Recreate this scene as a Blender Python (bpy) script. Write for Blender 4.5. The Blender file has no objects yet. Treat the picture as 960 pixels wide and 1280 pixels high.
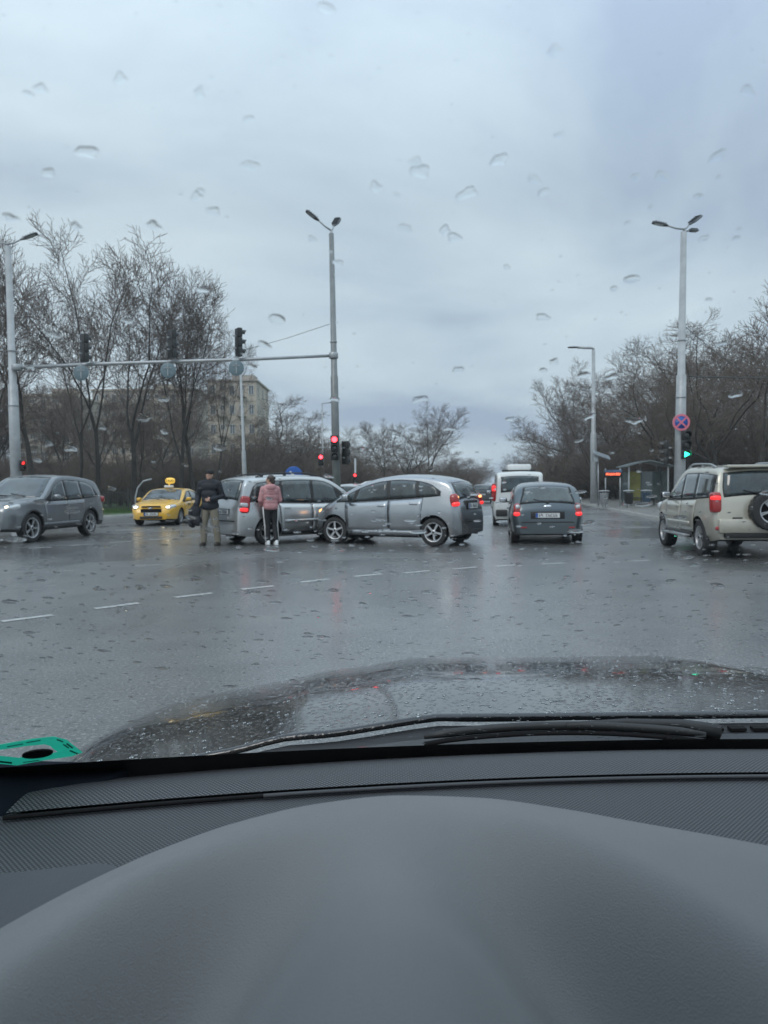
import bpy, bmesh, math, random
from mathutils import Vector, Matrix, noise
random.seed(7)
sc = bpy.context.scene
C = sc.collection
R = math.radians
PI = math.pi

# ------------------------------------------------------------------ camera
CAM_H = 1.35
F = 924.0                       # focal length in pixels of the 960x1280 frame
cam = bpy.data.cameras.new("camera")
cam_o = bpy.data.objects.new("camera", cam); C.objects.link(cam_o)
CM = Matrix.Rotation(R(90 - 1.9), 3, 'X') @ Matrix.Rotation(R(-0.6), 3, 'Z')
cam_o.location = (0, 0, CAM_H)
cam_o.rotation_euler = CM.to_euler()
cam.sensor_fit = 'VERTICAL'; cam.sensor_height = 36.0; cam.sensor_width = 27.0
cam.lens = 36.0 * F / 1280.0
cam.clip_start = 0.02; cam.clip_end = 3000
cam.dof.use_dof = True
cam.dof.focus_distance = 1.2
cam.dof.aperture_fstop = cam.lens / 1.8     # an opening 1.8 mm wide
sc.camera = cam_o

def ray(px, py):
    return CM @ Vector(((px - 480) / F, -(py - 640) / F, -1))
def at(px, py, z=0.0):          # the point on the level z that the pixel of the photograph looks at
    d = ray(px, py); t = (z - CAM_H) / d.z
    return Vector((d.x * t, d.y * t, z))
def atd(px, py, d):             # the point at forward distance d
    r = ray(px, py); t = d / r.y
    return Vector((r.x * t, d, CAM_H + r.z * t))

# ------------------------------------------------------------------ sky and sun (overcast)
SUN_EL, SUN_ROT = R(42), R(215)
w = bpy.data.worlds.new("World"); sc.world = w; w.use_nodes = True
nt = w.node_tree; nt.nodes.clear()
N, L = nt.nodes.new, nt.links.new
out = N('ShaderNodeOutputWorld'); bg = N('ShaderNodeBackground'); bg.inputs[1].default_value = 0.1
sky = N('ShaderNodeTexSky'); sky.sky_type = 'NISHITA'; sky.sun_disc = False
sky.sun_elevation = SUN_EL; sky.sun_rotation = SUN_ROT; sky.air_density = 1.0; sky.dust_density = 3.0
tc = N('ShaderNodeTexCoord'); sep = N('ShaderNodeSeparateXYZ'); L(tc.outputs['Generated'], sep.inputs[0])
mx = N('ShaderNodeMath'); mx.operation = 'MAXIMUM'; L(sep.outputs['Z'], mx.inputs[0]); mx.inputs[1].default_value = 0.0
ad = N('ShaderNodeMath'); ad.operation = 'ADD'; L(mx.outputs[0], ad.inputs[0]); ad.inputs[1].default_value = 0.22
dx = N('ShaderNodeMath'); dx.operation = 'DIVIDE'; L(sep.outputs['X'], dx.inputs[0]); L(ad.outputs[0], dx.inputs[1])
dy = N('ShaderNodeMath'); dy.operation = 'DIVIDE'; L(sep.outputs['Y'], dy.inputs[0]); L(ad.outputs[0], dy.inputs[1])
cb = N('ShaderNodeCombineXYZ'); L(dx.outputs[0], cb.inputs[0]); L(dy.outputs[0], cb.inputs[1]); cb.inputs[2].default_value = 3.1
n1 = N('ShaderNodeTexNoise'); n1.inputs['Scale'].default_value = 0.85; n1.inputs['Detail'].default_value = 7; n1.inputs['Roughness'].default_value = .52
n1.inputs['Distortion'].default_value = .35
L(cb.outputs[0], n1.inputs['Vector'])
cr = N('ShaderNodeValToRGB'); e = cr.color_ramp.elements
e[0].position = .36; e[0].color = (3.75, 4.75, 6.1, 1); e[1].position = .62; e[1].color = (6.7, 7.95, 8.6, 1)
em = cr.color_ramp.elements.new(.47); em.color = (5.25, 6.45, 7.35, 1)
L(n1.outputs['Fac'], cr.inputs[0])
mixc = N('ShaderNodeMix'); mixc.data_type = 'RGBA'; mixc.inputs[0].default_value = 0.93
L(sky.outputs[0], mixc.inputs[6]); L(cr.outputs[0], mixc.inputs[7])
zen = N('ShaderNodeMapRange'); L(mx.outputs[0], zen.inputs[0]); zen.inputs[1].default_value = .35; zen.inputs[2].default_value = 1.0; zen.inputs[3].default_value = 1.0; zen.inputs[4].default_value = 2.3
vm = N('ShaderNodeVectorMath'); vm.operation = 'SCALE'; L(mixc.outputs[2], vm.inputs[0]); L(zen.outputs[0], vm.inputs['Scale'])
L(vm.outputs[0], bg.inputs[0]); L(bg.outputs[0], out.inputs[0])
sun = bpy.data.lights.new("sun", 'SUN'); sun.energy = 0.8; sun.angle = R(25); sun.color = (1, .96, .9)
sun_o = bpy.data.objects.new("sun", sun); C.objects.link(sun_o)
sun_o.rotation_euler = (R(90) - SUN_EL, 0, PI - SUN_ROT)
sc.view_settings.view_transform = 'Standard'; sc.view_settings.look = 'None'
sc.view_settings.exposure = 0; sc.view_settings.gamma = 1; sc.view_settings.use_curve_mapping = False

# ------------------------------------------------------------------ materials
MATS = {}
def mat(name, col, rough=.5, metal=0, coat=0, var=.12, vscale=6, bump=0, bscale=60, spec=.5, emit=0, ecol=None, rvar=0, coat_rough=.05, ior=None):
    if name in MATS: return MATS[name]
    m = bpy.data.materials.new(name); m.use_nodes = True; t = m.node_tree
    b = t.nodes['Principled BSDF']
    tcn = t.nodes.new('ShaderNodeTexCoord'); nz = t.nodes.new('ShaderNodeTexNoise')
    nz.inputs['Scale'].default_value = vscale; nz.inputs['Detail'].default_value = 6; nz.inputs['Roughness'].default_value = .6
    t.links.new(tcn.outputs['Object'], nz.inputs['Vector'])
    rp = t.nodes.new('ShaderNodeValToRGB')
    rp.color_ramp.elements[0].position = .3; rp.color_ramp.elements[1].position = .7
    rp.color_ramp.elements[0].color = tuple(c * (1 - var) for c in col) + (1,)
    rp.color_ramp.elements[1].color = tuple(min(1, c * (1 + var)) for c in col) + (1,)
    t.links.new(nz.outputs['Fac'], rp.inputs[0]); t.links.new(rp.outputs[0], b.inputs['Base Color'])
    b.inputs['Roughness'].default_value = rough; b.inputs['Metallic'].default_value = metal
    b.inputs['Coat Weight'].default_value = coat; b.inputs['Coat Roughness'].default_value = coat_rough
    b.inputs['Specular IOR Level'].default_value = spec
    if ior: b.inputs['IOR'].default_value = ior
    if rvar:
        mr = t.nodes.new('ShaderNodeMapRange'); t.links.new(nz.outputs['Fac'], mr.inputs[0])
        mr.inputs[1].default_value = .3; mr.inputs[2].default_value = .7
        mr.inputs[3].default_value = max(0, rough - rvar); mr.inputs[4].default_value = rough + rvar
        t.links.new(mr.outputs[0], b.inputs['Roughness'])
    if bump:
        n2 = t.nodes.new('ShaderNodeTexNoise'); n2.inputs['Scale'].default_value = bscale; n2.inputs['Detail'].default_value = 3
        t.links.new(tcn.outputs['Object'], n2.inputs['Vector'])
        bp = t.nodes.new('ShaderNodeBump'); bp.inputs['Strength'].default_value = bump; bp.inputs['Distance'].default_value = .01
        t.links.new(n2.outputs['Fac'], bp.inputs['Height']); t.links.new(bp.outputs[0], b.inputs['Normal'])
    if emit:
        b.inputs['Emission Color'].default_value = tuple(ecol or col) + (1,); b.inputs['Emission Strength'].default_value = emit
    MATS[name] = m
    return m

def paint(name, col, metal=.55, rough=.32, dirt=.35):
    """car paint under a clear coat, wet with fine drops, road dirt thrown up on the lower body"""
    if name in MATS: return MATS[name]
    m = mat(name, col, rough, metal, .9, .05, 3, bump=.12, bscale=90, coat_rough=.06)
    t = m.node_tree; b = t.nodes['Principled BSDF']
    rp = [n for n in t.nodes if n.bl_idname == 'ShaderNodeValToRGB'][0]
    tcn = [n for n in t.nodes if n.bl_idname == 'ShaderNodeTexCoord'][0]
    sp = t.nodes.new('ShaderNodeSeparateXYZ'); t.links.new(tcn.outputs['Object'], sp.inputs[0])
    nz = t.nodes.new('ShaderNodeTexNoise'); nz.inputs['Scale'].default_value = 4; nz.inputs['Detail'].default_value = 5
    t.links.new(tcn.outputs['Object'], nz.inputs['Vector'])
    a = t.nodes.new('ShaderNodeMath'); a.operation = 'MULTIPLY_ADD'; t.links.new(nz.outputs['Fac'], a.inputs[0]); a.inputs[1].default_value = -.5
    t.links.new(sp.outputs['Z'], a.inputs[2])
    mr = t.nodes.new('ShaderNodeMapRange'); t.links.new(a.outputs[0], mr.inputs[0])
    mr.inputs[1].default_value = 0.0; mr.inputs[2].default_value = .5; mr.inputs[3].default_value = dirt; mr.inputs[4].default_value = 0
    mix = t.nodes.new('ShaderNodeMix'); mix.data_type = 'RGBA'
    t.links.new(mr.outputs[0], mix.inputs[0]); t.links.new(rp.outputs[0], mix.inputs[6]); mix.inputs[7].default_value = (.075, .07, .06, 1)
    t.links.new(mix.outputs[2], b.inputs['Base Color'])
    return m

M_glass = mat('car_window_glass', (.035, .05, .054), .03, 0, .6, .7, 3, spec=.6, ior=1.55)
M_black = mat('black_trim', (.018, .019, .02), .5, 0, 0, .2, 10)
M_dark = mat('dark_recess', (.01, .01, .011), .8, 0, 0, .2, 10, spec=.2)
M_tyre = mat('wet_tyre_rubber', (.022, .022, .023), .55, 0, 0, .3, 20, bump=.3, bscale=80)
M_alloy = mat('alloy_rim', (.52, .53, .54), .35, .75, .3, .12, 12)
M_chrome = mat('chrome_trim', (.7, .71, .72), .15, 1, 0, .04, 4)
M_plate = mat('number_plate_white', (.62, .64, .64), .4, 0, 0, .08, 8)
M_ink = mat('number_plate_ink', (.03, .03, .035), .5, 0, 0, .1, 8)
M_blue = mat('sign_blue', (.012, .09, .36), .4, 0, .2, .08, 8)
M_red = mat('sign_red', (.5, .03, .04), .4, 0, .2, .08, 8)
M_white = mat('white_plastic', (.7, .71, .7), .35, 0, .3, .05, 6)
M_tail = mat('tail_lamp_red', (.32, .012, .012), .18, 0, 1, .1, 12)
M_tail_on = mat('tail_lamp_lit', (.5, .02, .02), .25, 0, .8, .1, 12, emit=1.1, ecol=(1, .03, .03))
M_amber = mat('amber_lamp', (.7, .25, .04), .25, 0, .8, .1, 12)
M_amber_on = mat('amber_lamp_lit', (.8, .35, .1), .25, 0, .8, .1, 12, emit=3, ecol=(1, .42, .12))
M_clear = mat('clear_lamp_glass', (.55, .57, .58), .1, .3, 1, .15, 14)
M_head_on = mat('head_lamp_lit', (.8, .8, .7), .2, 0, 1, .1, 12, emit=5, ecol=(1, .86, .55))
M_galv = mat('galvanised_steel', (.36, .38, .39), .42, .45, 0, .16, 3, bump=.1, bscale=30)
M_polem = mat('weathered_pole_grey', (.20, .215, .215), .45, .2, .2, .2, 2.5, bump=.1, bscale=40)
M_pole = mat('painted_pole_grey', (.38, .40, .41), .45, .1, .2, .16, 2.5, bump=.1, bscale=40)
M_lampd = mat('lamp_head_dark_grey', (.045, .05, .055), .45, .2, .2, .1, 5)
M_sigd = mat('signal_housing_black', (.016, .018, .018), .45, 0, .2, .15, 8)
M_sig_off = mat('signal_lens_unlit', (.03, .035, .03), .15, 0, 1, .2, 20)
M_sig_red = mat('signal_lens_red_lit', (.8, .05, .04), .3, 0, 0, .05, 20, emit=9, ecol=(1, .035, .05))
M_sig_green = mat('signal_lens_green_lit', (.05, .8, .5), .3, 0, 0, .05, 20, emit=7, ecol=(.02, 1, .48))
M_paintw = mat('road_paint_worn_white', (.5, .51, .5), .35, 0, .3, .35, 14, bump=.3, bscale=90)
M_kerb = mat('kerb_concrete', (.33, .33, .31), .6, 0, .15, .2, 3, bump=.3, bscale=40)
M_pave = mat('pavement_slab', (.24, .235, .22), .5, 0, .3, .22, 2.5, bump=.3, bscale=40)
M_bark = mat('wet_bark', (.05, .044, .039), .8, 0, 0, .35, 5, bump=.6, bscale=30)
M_twig = mat('bare_twigs', (.15, .122, .105), .85, 0, 0, .3, 1.2)
M_twig2 = mat('bare_twigs_brown', (.145, .118, .098), .85, 0, 0, .3, 1.2)
M_conc = mat('concrete_panel_beige', (.46, .41, .345), .8, 0, 0, .16, .35, bump=.2, bscale=8)
M_conc2 = mat('concrete_panel_side', (.36, .325, .285), .8, 0, 0, .16, .35, bump=.2, bscale=8)
M_winframe = mat('window_frame_white', (.5, .5, .48), .5, 0, 0, .1, 3)
M_pane = mat('building_window_glass', (.07, .09, .1), .06, 0, 1, .4, .8, spec=1)

# ------------------------------------------------------------------ mesh helpers
def obj(name, data, m, parent=None, smooth=True, sharp=38, **tags):
    """links bmesh or mesh data as one object"""
    if isinstance(data, bmesh.types.BMesh):
        if smooth:
            lim = R(sharp)
            for f in data.faces: f.smooth = True
            for ed in data.edges:
                if len(ed.link_faces) == 2 and ed.calc_face_angle(0) > lim: ed.smooth = False
        me = bpy.data.meshes.new(name); data.to_mesh(me); data.free()
        for mm in (m if isinstance(m, (list, tuple)) else [m]): me.materials.append(mm)
    else: me = data
    o = bpy.data.objects.new(name, me); C.objects.link(o)
    if parent is not None: o.parent = parent
    for k, v in tags.items(): o[k] = v
    return o
def thing(name, label, cat, loc=(0, 0, 0), rz=0, group=None):
    o = bpy.data.objects.new(name, None); C.objects.link(o); o.empty_display_size = .2
    o.location = loc; o.rotation_euler = (0, 0, rz); o['label'] = label; o['category'] = cat
    if group: o['group'] = group
    return o
def tag(o, label, cat, group=None):
    o['label'] = label; o['category'] = cat
    if group: o['group'] = group
    return o
def copy_tree(o, parent=None):
    c = o.copy(); C.objects.link(c)
    if parent is not None: c.parent = parent
    for ch in list(o.children): copy_tree(ch, c)
    return c

def box(bm, c, s, rot=None, mi=0, bevel=0):
    r = bmesh.ops.create_cube(bm, size=1)
    vs = r['verts']
    for v in vs: v.co = Vector((v.co.x * s[0], v.co.y * s[1], v.co.z * s[2]))
    fs = list({f for v in vs for f in v.link_faces})
    if bevel:
        es = list({ed for v in vs for ed in v.link_edges})
        rb = bmesh.ops.bevel(bm, geom=es + vs, offset=bevel, segments=2, affect='EDGES', profile=.5)
        vs = list({v for f in rb['faces'] for v in f.verts} | {v for v in vs if v.is_valid})
        fs = list({f for v in vs for f in v.link_faces})
    for v in vs:
        p = v.co
        if rot is not None: p = rot @ p
        v.co = p + Vector(c)
    for f in fs: f.material_index = mi
    return vs
def tube(bm, pts, rads, n=8, mi=0, cap=True):
    pts = [Vector(p) for p in pts]
    if not isinstance(rads, (list, tuple)): rads = [rads] * len(pts)
    rings = []
    ref = None
    for i, p in enumerate(pts):
        d = (pts[min(i + 1, len(pts) - 1)] - pts[max(i - 1, 0)])
        if d.length < 1e-9: d = Vector((0, 0, 1))
        d.normalize()
        if ref is None: ref = Vector((0, 1, 0)) if abs(d.y) < .8 else Vector((1, 0, 0))
        a = ref - d * ref.dot(d); a.normalize(); ref = a; b = d.cross(a)
        rings.append([bm.verts.new(p + (a * math.cos(2 * PI * k / n) + b * math.sin(2 * PI * k / n)) * rads[i]) for k in range(n)])
    for i in range(len(rings) - 1):
        for k in range(n):
            f = bm.faces.new((rings[i][k], rings[i][(k + 1) % n], rings[i + 1][(k + 1) % n], rings[i + 1][k])); f.material_index = mi
    if cap:
        for f in (bm.faces.new(rings[0][::-1]), bm.faces.new(rings[-1])): f.material_index = mi
def lathe(bm, prof, n=24, axis='Z', mi=0, M=None, close=False):
    """profile (r, h) turned about an axis"""
    rings = []
    for r, h in prof:
        ring = []
        for k in range(n):
            a = 2 * PI * k / n
            if axis == 'Z': p = Vector((r * math.cos(a), r * math.sin(a), h))
            elif axis == 'Y': p = Vector((r * math.cos(a), h, r * math.sin(a)))
            else: p = Vector((h, r * math.cos(a), r * math.sin(a)))
            if M is not None: p = M @ p
            ring.append(bm.verts.new(p))
        rings.append(ring)
    m = len(rings)
    for i in range(m if close else m - 1):
        j = (i + 1) % m
        for k in range(n):
            f = bm.faces.new((rings[i][k], rings[i][(k + 1) % n], rings[j][(k + 1) % n], rings[j][k])); f.material_index = mi
    if not close:
        for rg in (rings[0][::-1], rings[-1]):
            f = bm.faces.new(rg); f.material_index = mi
def blob(bm, c, s, p=3.0, rot=None, nu=16, nv=10, mi=0):
    """superellipsoid: p = 2 is an ellipsoid, larger is boxier"""
    def sg(v, e): return math.copysign(abs(v) ** e, v)
    e = 2 / p; rings = []
    for i in range(1, nv):
        ph = -PI / 2 + PI * i / nv
        ring = []
        for k in range(nu):
            th = 2 * PI * k / nu
            q = Vector((s[0] * sg(math.cos(ph), e) * sg(math.cos(th), e), s[1] * sg(math.cos(ph), e) * sg(math.sin(th), e), s[2] * sg(math.sin(ph), e)))
            if rot is not None: q = rot @ q
            ring.append(bm.verts.new(q + Vector(c)))
        rings.append(ring)
    for i in range(len(rings) - 1):
        for k in range(nu):
            f = bm.faces.new((rings[i][k], rings[i][(k + 1) % nu], rings[i + 1][(k + 1) % nu], rings[i + 1][k])); f.material_index = mi
    f = bm.faces.new(rings[0][::-1]); f.material_index = mi
    f = bm.faces.new(rings[-1]); f.material_index = mi
def grid(bm, P, nu, nv, mi=0, skirt=None):
    vs = [[bm.verts.new(P(i / (nu - 1), j / (nv - 1))) for j in range(nv)] for i in range(nu)]
    for i in range(nu - 1):
        for j in range(nv - 1):
            f = bm.faces.new((vs[i][j], vs[i + 1][j], vs[i + 1][j + 1], vs[i][j + 1])); f.material_index = mi
    if skirt is not None:
        loop = [vs[i][0] for i in range(nu)] + [vs[nu - 1][j] for j in range(1, nv)] + [vs[i][nv - 1] for i in range(nu - 2, -1, -1)] + [vs[0][j] for j in range(nv - 2, 0, -1)]
        low = [bm.verts.new(v.co + Vector(skirt)) for v in loop]
        for k in range(len(loop)):
            f = bm.faces.new((loop[k], low[k], low[(k + 1) % len(loop)], loop[(k + 1) % len(loop)])); f.material_index = mi
    return vs
def prism(bm, poly, z0, z1, mi=0, mi_side=None):
    lo = [bm.verts.new((p[0], p[1], z0)) for p in poly]; hi = [bm.verts.new((p[0], p[1], z1)) for p in poly]
    f = bm.faces.new(hi); f.material_index = mi
    f = bm.faces.new(lo[::-1]); f.material_index = mi
    for i in range(len(poly)):
        j = (i + 1) % len(poly)
        f = bm.faces.new((lo[i], lo[j], hi[j], hi[i])); f.material_index = mi if mi_side is None else mi_side
def lerp_tab(tab, x):
    if x <= tab[0][0]: return tab[0][1]
    for (a, b), (c, d) in zip(tab, tab[1:]):
        if x <= c: return b + (d - b) * (x - a) / (c - a) if c > a else d
    return tab[-1][1]
def pchip(tab):
    xs = [t[0] for t in tab]; ys = [t[1] for t in tab]; n = len(xs)
    h = [xs[i + 1] - xs[i] for i in range(n - 1)]; dl = [(ys[i + 1] - ys[i]) / h[i] for i in range(n - 1)]
    m = [dl[0]] + [0 if dl[i - 1] * dl[i] <= 0 else 2 * dl[i - 1] * dl[i] / (dl[i - 1] + dl[i]) for i in range(1, n - 1)] + [dl[-1]]
    def f(x):
        if x <= xs[0]: return ys[0]
        if x >= xs[-1]: return ys[-1]
        i = 0
        while x > xs[i + 1]: i += 1
        t = (x - xs[i]) / h[i]; t2 = t * t; t3 = t2 * t
        return (2 * t3 - 3 * t2 + 1) * ys[i] + (t3 - 2 * t2 + t) * h[i] * m[i] + (3 * t2 - 2 * t3) * ys[i + 1] + (t3 - t2) * h[i] * m[i + 1]
    return f

# ------------------------------------------------------------------ ground, road, pavements
def wet_asphalt():
    m = bpy.data.materials.new('wet_asphalt'); m.use_nodes = True; t = m.node_tree; b = t.nodes['Principled BSDF']; n = t.nodes.new; l = t.links.new
    c = n('ShaderNodeTexCoord')
    def noise_(scale, det=4, rough=.6, vec=None, dist=0):
        x = n('ShaderNodeTexNoise'); x.inputs['Scale'].default_value = scale; x.inputs['Detail'].default_value = det
        x.inputs['Roughness'].default_value = rough; x.inputs['Distortion'].default_value = dist
        l(vec or c.outputs['Object'], x.inputs['Vector']); return x
    def mrange(src, a0, a1, b0, b1):
        x = n('ShaderNodeMapRange'); l(src, x.inputs[0])
        for k, v in zip((1, 2, 3, 4), (a0, a1, b0, b1)): x.inputs[k].default_value = v
        return x
    big = noise_(.16, 5, .55, dist=.5); mid = noise_(1.3, 5, .6); fine = noise_(42, 3, .7)
    vor = n('ShaderNodeTexVoronoi'); vor.inputs['Scale'].default_value = 85; l(c.outputs['Object'], vor.inputs['Vector'])
    base = n('ShaderNodeMix'); base.data_type = 'RGBA'; base.inputs[6].default_value = (.08, .083, .084, 1); base.inputs[7].default_value = (.15, .152, .15, 1)
    l(mrange(mid.outputs['Fac'], .3, .7, .0, .8).outputs[0], base.inputs[0])
    agg = n('ShaderNodeMix'); agg.data_type = 'RGBA'; l(base.outputs[2], agg.inputs[6]); agg.inputs[7].default_value = (.36, .365, .35, 1)
    l(mrange(fine.outputs['Fac'], .52, .68, 0, .85).outputs[0], agg.inputs[0])
    l(agg.outputs[2], b.inputs['Base Color'])
    # worn patches of stone, wetter sheets of water between them
    mpg = n('ShaderNodeMapping'); mpg.inputs['Scale'].default_value = (1.1, .07, 1); mpg.inputs['Rotation'].default_value = (0, 0, R(8)); l(c.outputs['Object'], mpg.inputs[0])
    trail = noise_(1.0, 4, .55, vec=mpg.outputs[0]); sm_ = n('ShaderNodeMath'); sm_.operation = 'MULTIPLY_ADD'; l(trail.outputs['Fac'], sm_.inputs[0]); sm_.inputs[1].default_value = .22; l(mrange(big.outputs['Fac'], .35, .62, .40, .15).outputs[0], sm_.inputs[2])
    sb_ = n('ShaderNodeMath'); sb_.operation = 'SUBTRACT'; l(sm_.outputs[0], sb_.inputs[0]); sb_.inputs[1].default_value = .10; l(sb_.outputs[0], b.inputs['Roughness'])
    b.inputs['Specular IOR Level'].default_value = .62
    b.inputs['Coat Weight'].default_value = .55; b.inputs['Coat IOR'].default_value = 1.36
    l(mrange(big.outputs['Fac'], .35, .62, .30, .13).outputs[0], b.inputs['Coat Roughness'])
    h = n('ShaderNodeMath'); h.operation = 'ADD'; l(fine.outputs['Fac'], h.inputs[0]); l(vor.outputs['Distance'], h.inputs[1])
    bp = n('ShaderNodeBump'); bp.inputs['Distance'].default_value = .006; l(h.outputs[0], bp.inputs['Height'])
    l(mrange(big.outputs['Fac'], .35, .62, .75, .35).outputs[0], bp.inputs['Strength'])
    l(bp.outputs[0], b.inputs['Normal'])
    b2 = n('ShaderNodeBump'); b2.inputs['Distance'].default_value = .02; b2.inputs['Strength'].default_value = .12
    l(noise_(3.2, 3, .6).outputs['Fac'], b2.inputs['Height']); l(b2.outputs[0], b.inputs['Coat Normal'])
    return m
def soil_grass(name, g, s, cut=.5, scale=1.5):
    m = mat(name, s, .85, 0, 0, .3, 7, bump=.8, bscale=25)
    t = m.node_tree; b = t.nodes['Principled BSDF']; rp = [x for x in t.nodes if x.bl_idname == 'ShaderNodeValToRGB'][0]
    nz = t.nodes.new('ShaderNodeTexNoise'); nz.inputs['Scale'].default_value = scale; nz.inputs['Detail'].default_value = 8; nz.inputs['Roughness'].default_value = .7
    cc = t.nodes.new('ShaderNodeTexCoord'); t.links.new(cc.outputs['Object'], nz.inputs['Vector'])
    mr = t.nodes.new('ShaderNodeMapRange'); t.links.new(nz.outputs['Fac'], mr.inputs[0]); mr.inputs[1].default_value = cut - .08; mr.inputs[2].default_value = cut + .08
    mx_ = t.nodes.new('ShaderNodeMix'); mx_.data_type = 'RGBA'; t.links.new(mr.outputs[0], mx_.inputs[0]); t.links.new(rp.outputs[0], mx_.inputs[6]); mx_.inputs[7].default_value = g + (1,)
    t.links.new(mx_.outputs[2], b.inputs['Base Color']); return m
M_asph = wet_asphalt()
M_grass = soil_grass('verge_grass', (.055, .11, .03), (.06, .05, .035), .42)
M_soil = soil_grass('park_floor', (.05, .07, .028), (.075, .06, .045), .55)

def sheet(name, poly, z, m, kind='structure'):
    bm = bmesh.new(); bm.faces.new([bm.verts.new((x, y, z)) for x, y in poly])
    return obj(name, bm, m, smooth=False, kind=kind)
sheet('ground', [(-1500, -300), (1500, -300), (1500, 2400), (-1500, 2400)], -.06, M_soil)
sheet('road', [(-75, -16), (75, -16), (75, 42), (60, 60), (110, 640), (60, 640), (-25, 60), (-75, 42)], 0.0, M_asph)

SL = .152                                     # the road ahead runs a little to the right
def along(x30, y): return (x30 + (y - 30) * SL, y)
def arc(cx, cy, r, a0, a1, n=10): return [(cx + r * math.cos(R(a0 + (a1 - a0) * i / n)), cy + r * math.sin(R(a0 + (a1 - a0) * i / n))) for i in range(n + 1)]
def raised(name, edge, rest, m, top=.12):
    """a verge or pavement: its kerb follows the line 'edge', the surface lies inside it"""
    bm = bmesh.new(); prism(bm, edge + rest, -.05, top - .004, 0); obj(name, bm, m, smooth=False, kind='structure')
    kb = bmesh.new(); n = len(edge); wk = .15
    def nrm(i):
        a = Vector(edge[max(0, i - 1)]); b = Vector(edge[min(n - 1, i + 1)]); d = (b - a).normalized(); return Vector((d.y, -d.x))
    prev = None
    for i in range(n):
        e_, nn = Vector(edge[i]), nrm(i)
        o_ = e_ + nn * .002; ii = e_ - nn * wk
        ring = [kb.verts.new((o_.x, o_.y, -.04)), kb.verts.new((o_.x, o_.y, top - .02)), kb.verts.new((o_.x - nn.x * .02, o_.y - nn.y * .02, top + .004)),
                kb.verts.new((ii.x, ii.y, top + .004)), kb.verts.new((ii.x, ii.y, -.04))]
        if prev:
            for k in range(4): kb.faces.new((prev[k], prev[k + 1], ring[k + 1], ring[k]))
        prev = ring
    obj(name + '_kerb' if 'kerb' not in name else name, kb, M_kerb, kind='structure')
# pavement right, with the corner hidden behind the parked off-roader; edge runs clockwise round the surface (outside on its right hand)
KR = 10.65
right_edge = [(70, 22.2)] + [(15.4, 22.2)] + arc(15.2, 27.2, 5.0, 262, 182, 9)
right_edge = [(70, 22.2), (40, 22.2), (25, 22.2)] + [(x, y) for x, y in arc(15.2, 27.2, 5.0, 270, 184, 9)] + [along(KR, y) for y in (28.5, 32, 38, 46, 60, 80, 120, 200, 400)]
right_edge = right_edge[::-1]
raised('pavement', right_edge, [(70, 28), (26, 28)] + [along(KR + 6.5, y) for y in (32, 60, 120, 400)], M_pave)
bm = bmesh.new(); prism(bm, [along(KR + 6.5, 400), along(KR + 6.5, 120), along(KR + 6.5, 60), along(KR + 6.5, 32), (26, 28.2), (70, 28.2), (140, 400)][::-1], -.05, .10)
obj('park_lawn', bm, M_soil, smooth=False, kind='structure')
# median island ahead, left verge
med = [along(-4.2, y) for y in (400, 200, 120, 80, 50, 36, 31.5)] + [(x, y) for x, y in arc(-1.65, 31.0, 2.35, 180, 360, 12)] + [along(1.0, y) for y in (31.5, 36, 50, 80, 120, 200, 400)]
raised('median_strip', med[::-1], [], M_grass)
lv = [(-90, 34.5), (-60, 34.5), (-30, 34.5)] + arc(-17.4, 38.5, 4.0, 270, 360, 9) + [along(-14.6, y) for y in (40, 50, 80, 120, 200, 400)]
raised('grass_verge', lv[::-1], [(-200, 400), (-200, 34.5)], M_grass)

# blades of grass on the verge
def blades(n, fn, name, h=(.05, .14), seed=3):
    rnd = random.Random(seed); vs, fs = [], []
    for _ in range(n):
        x, y, z = fn(rnd); a = rnd.uniform(0, PI); hh = rnd.uniform(*h); w_ = .012
        dx_, dy_ = math.cos(a) * w_, math.sin(a) * w_; lx, ly = rnd.gauss(0, .03), rnd.gauss(0, .03); k = len(vs)
        vs += [(x - dx_, y - dy_, z), (x + dx_, y + dy_, z), (x + lx, y + ly, z + hh)]; fs.append((k, k + 1, k + 2))
    me = bpy.data.meshes.new(name); me.from_pydata(vs, [], fs); me.materials.append(mat('grass_blade', (.06, .13, .03), .7, var=.4, vscale=1.5))
    return obj(name, me, None, kind='stuff', label='short wet green grass on the verge behind the taxi')
blades(16000, lambda r: (lambda y: (-12.9 + (y - 40) * SL - r.random() ** 1.5 * 9 if y > 40 else -17 - r.random() * 8, y, .11))(r.uniform(35.2, 50)), 'grass')

# road markings: broken lines, positions read on the ground plane
def dash(p, q, wd=.13, name='lane_marking'):
    a, b = at(*p), at(*q); d = (b - a).normalized(); n_ = Vector((-d.y, d.x, 0)) * wd / 2
    bm = bmesh.new(); k = 6; rnd = random.Random(int(p[0] * 7 + p[1])); row = []
    for i in range(k + 1):
        c_ = a + (b - a) * i / k
        j1, j2 = rnd.uniform(-.012, .012), rnd.uniform(-.012, .012)
        row.append((bm.verts.new((c_ - n_ * (1 + j1 * 10) + Vector((0, 0, .004)))), bm.verts.new((c_ + n_ * (1 + j2 * 10) + Vector((0, 0, .004))))))
    for i in range(k): bm.faces.new((row[i][0], row[i + 1][0], row[i + 1][1], row[i][1]))
    return obj(name, bm, M_paintw, smooth=False, kind='structure')
for p, q in (((2, 777), (66, 769)), ((119, 761), (174, 754)), ((218, 747), (265, 741.5)), ((302, 737), (342, 732.5)), ((376, 728), (411, 724)),
             ((443, 721), (477, 717.5)), ((505, 716.5), (537, 713.5)), ((566, 711.5), (596, 709)), ((620, 708), (648, 706)), ((676, 705.5), (706, 704)), ((790, 701.5), (812, 700.5))):
    dash(p, q, .11)
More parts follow.
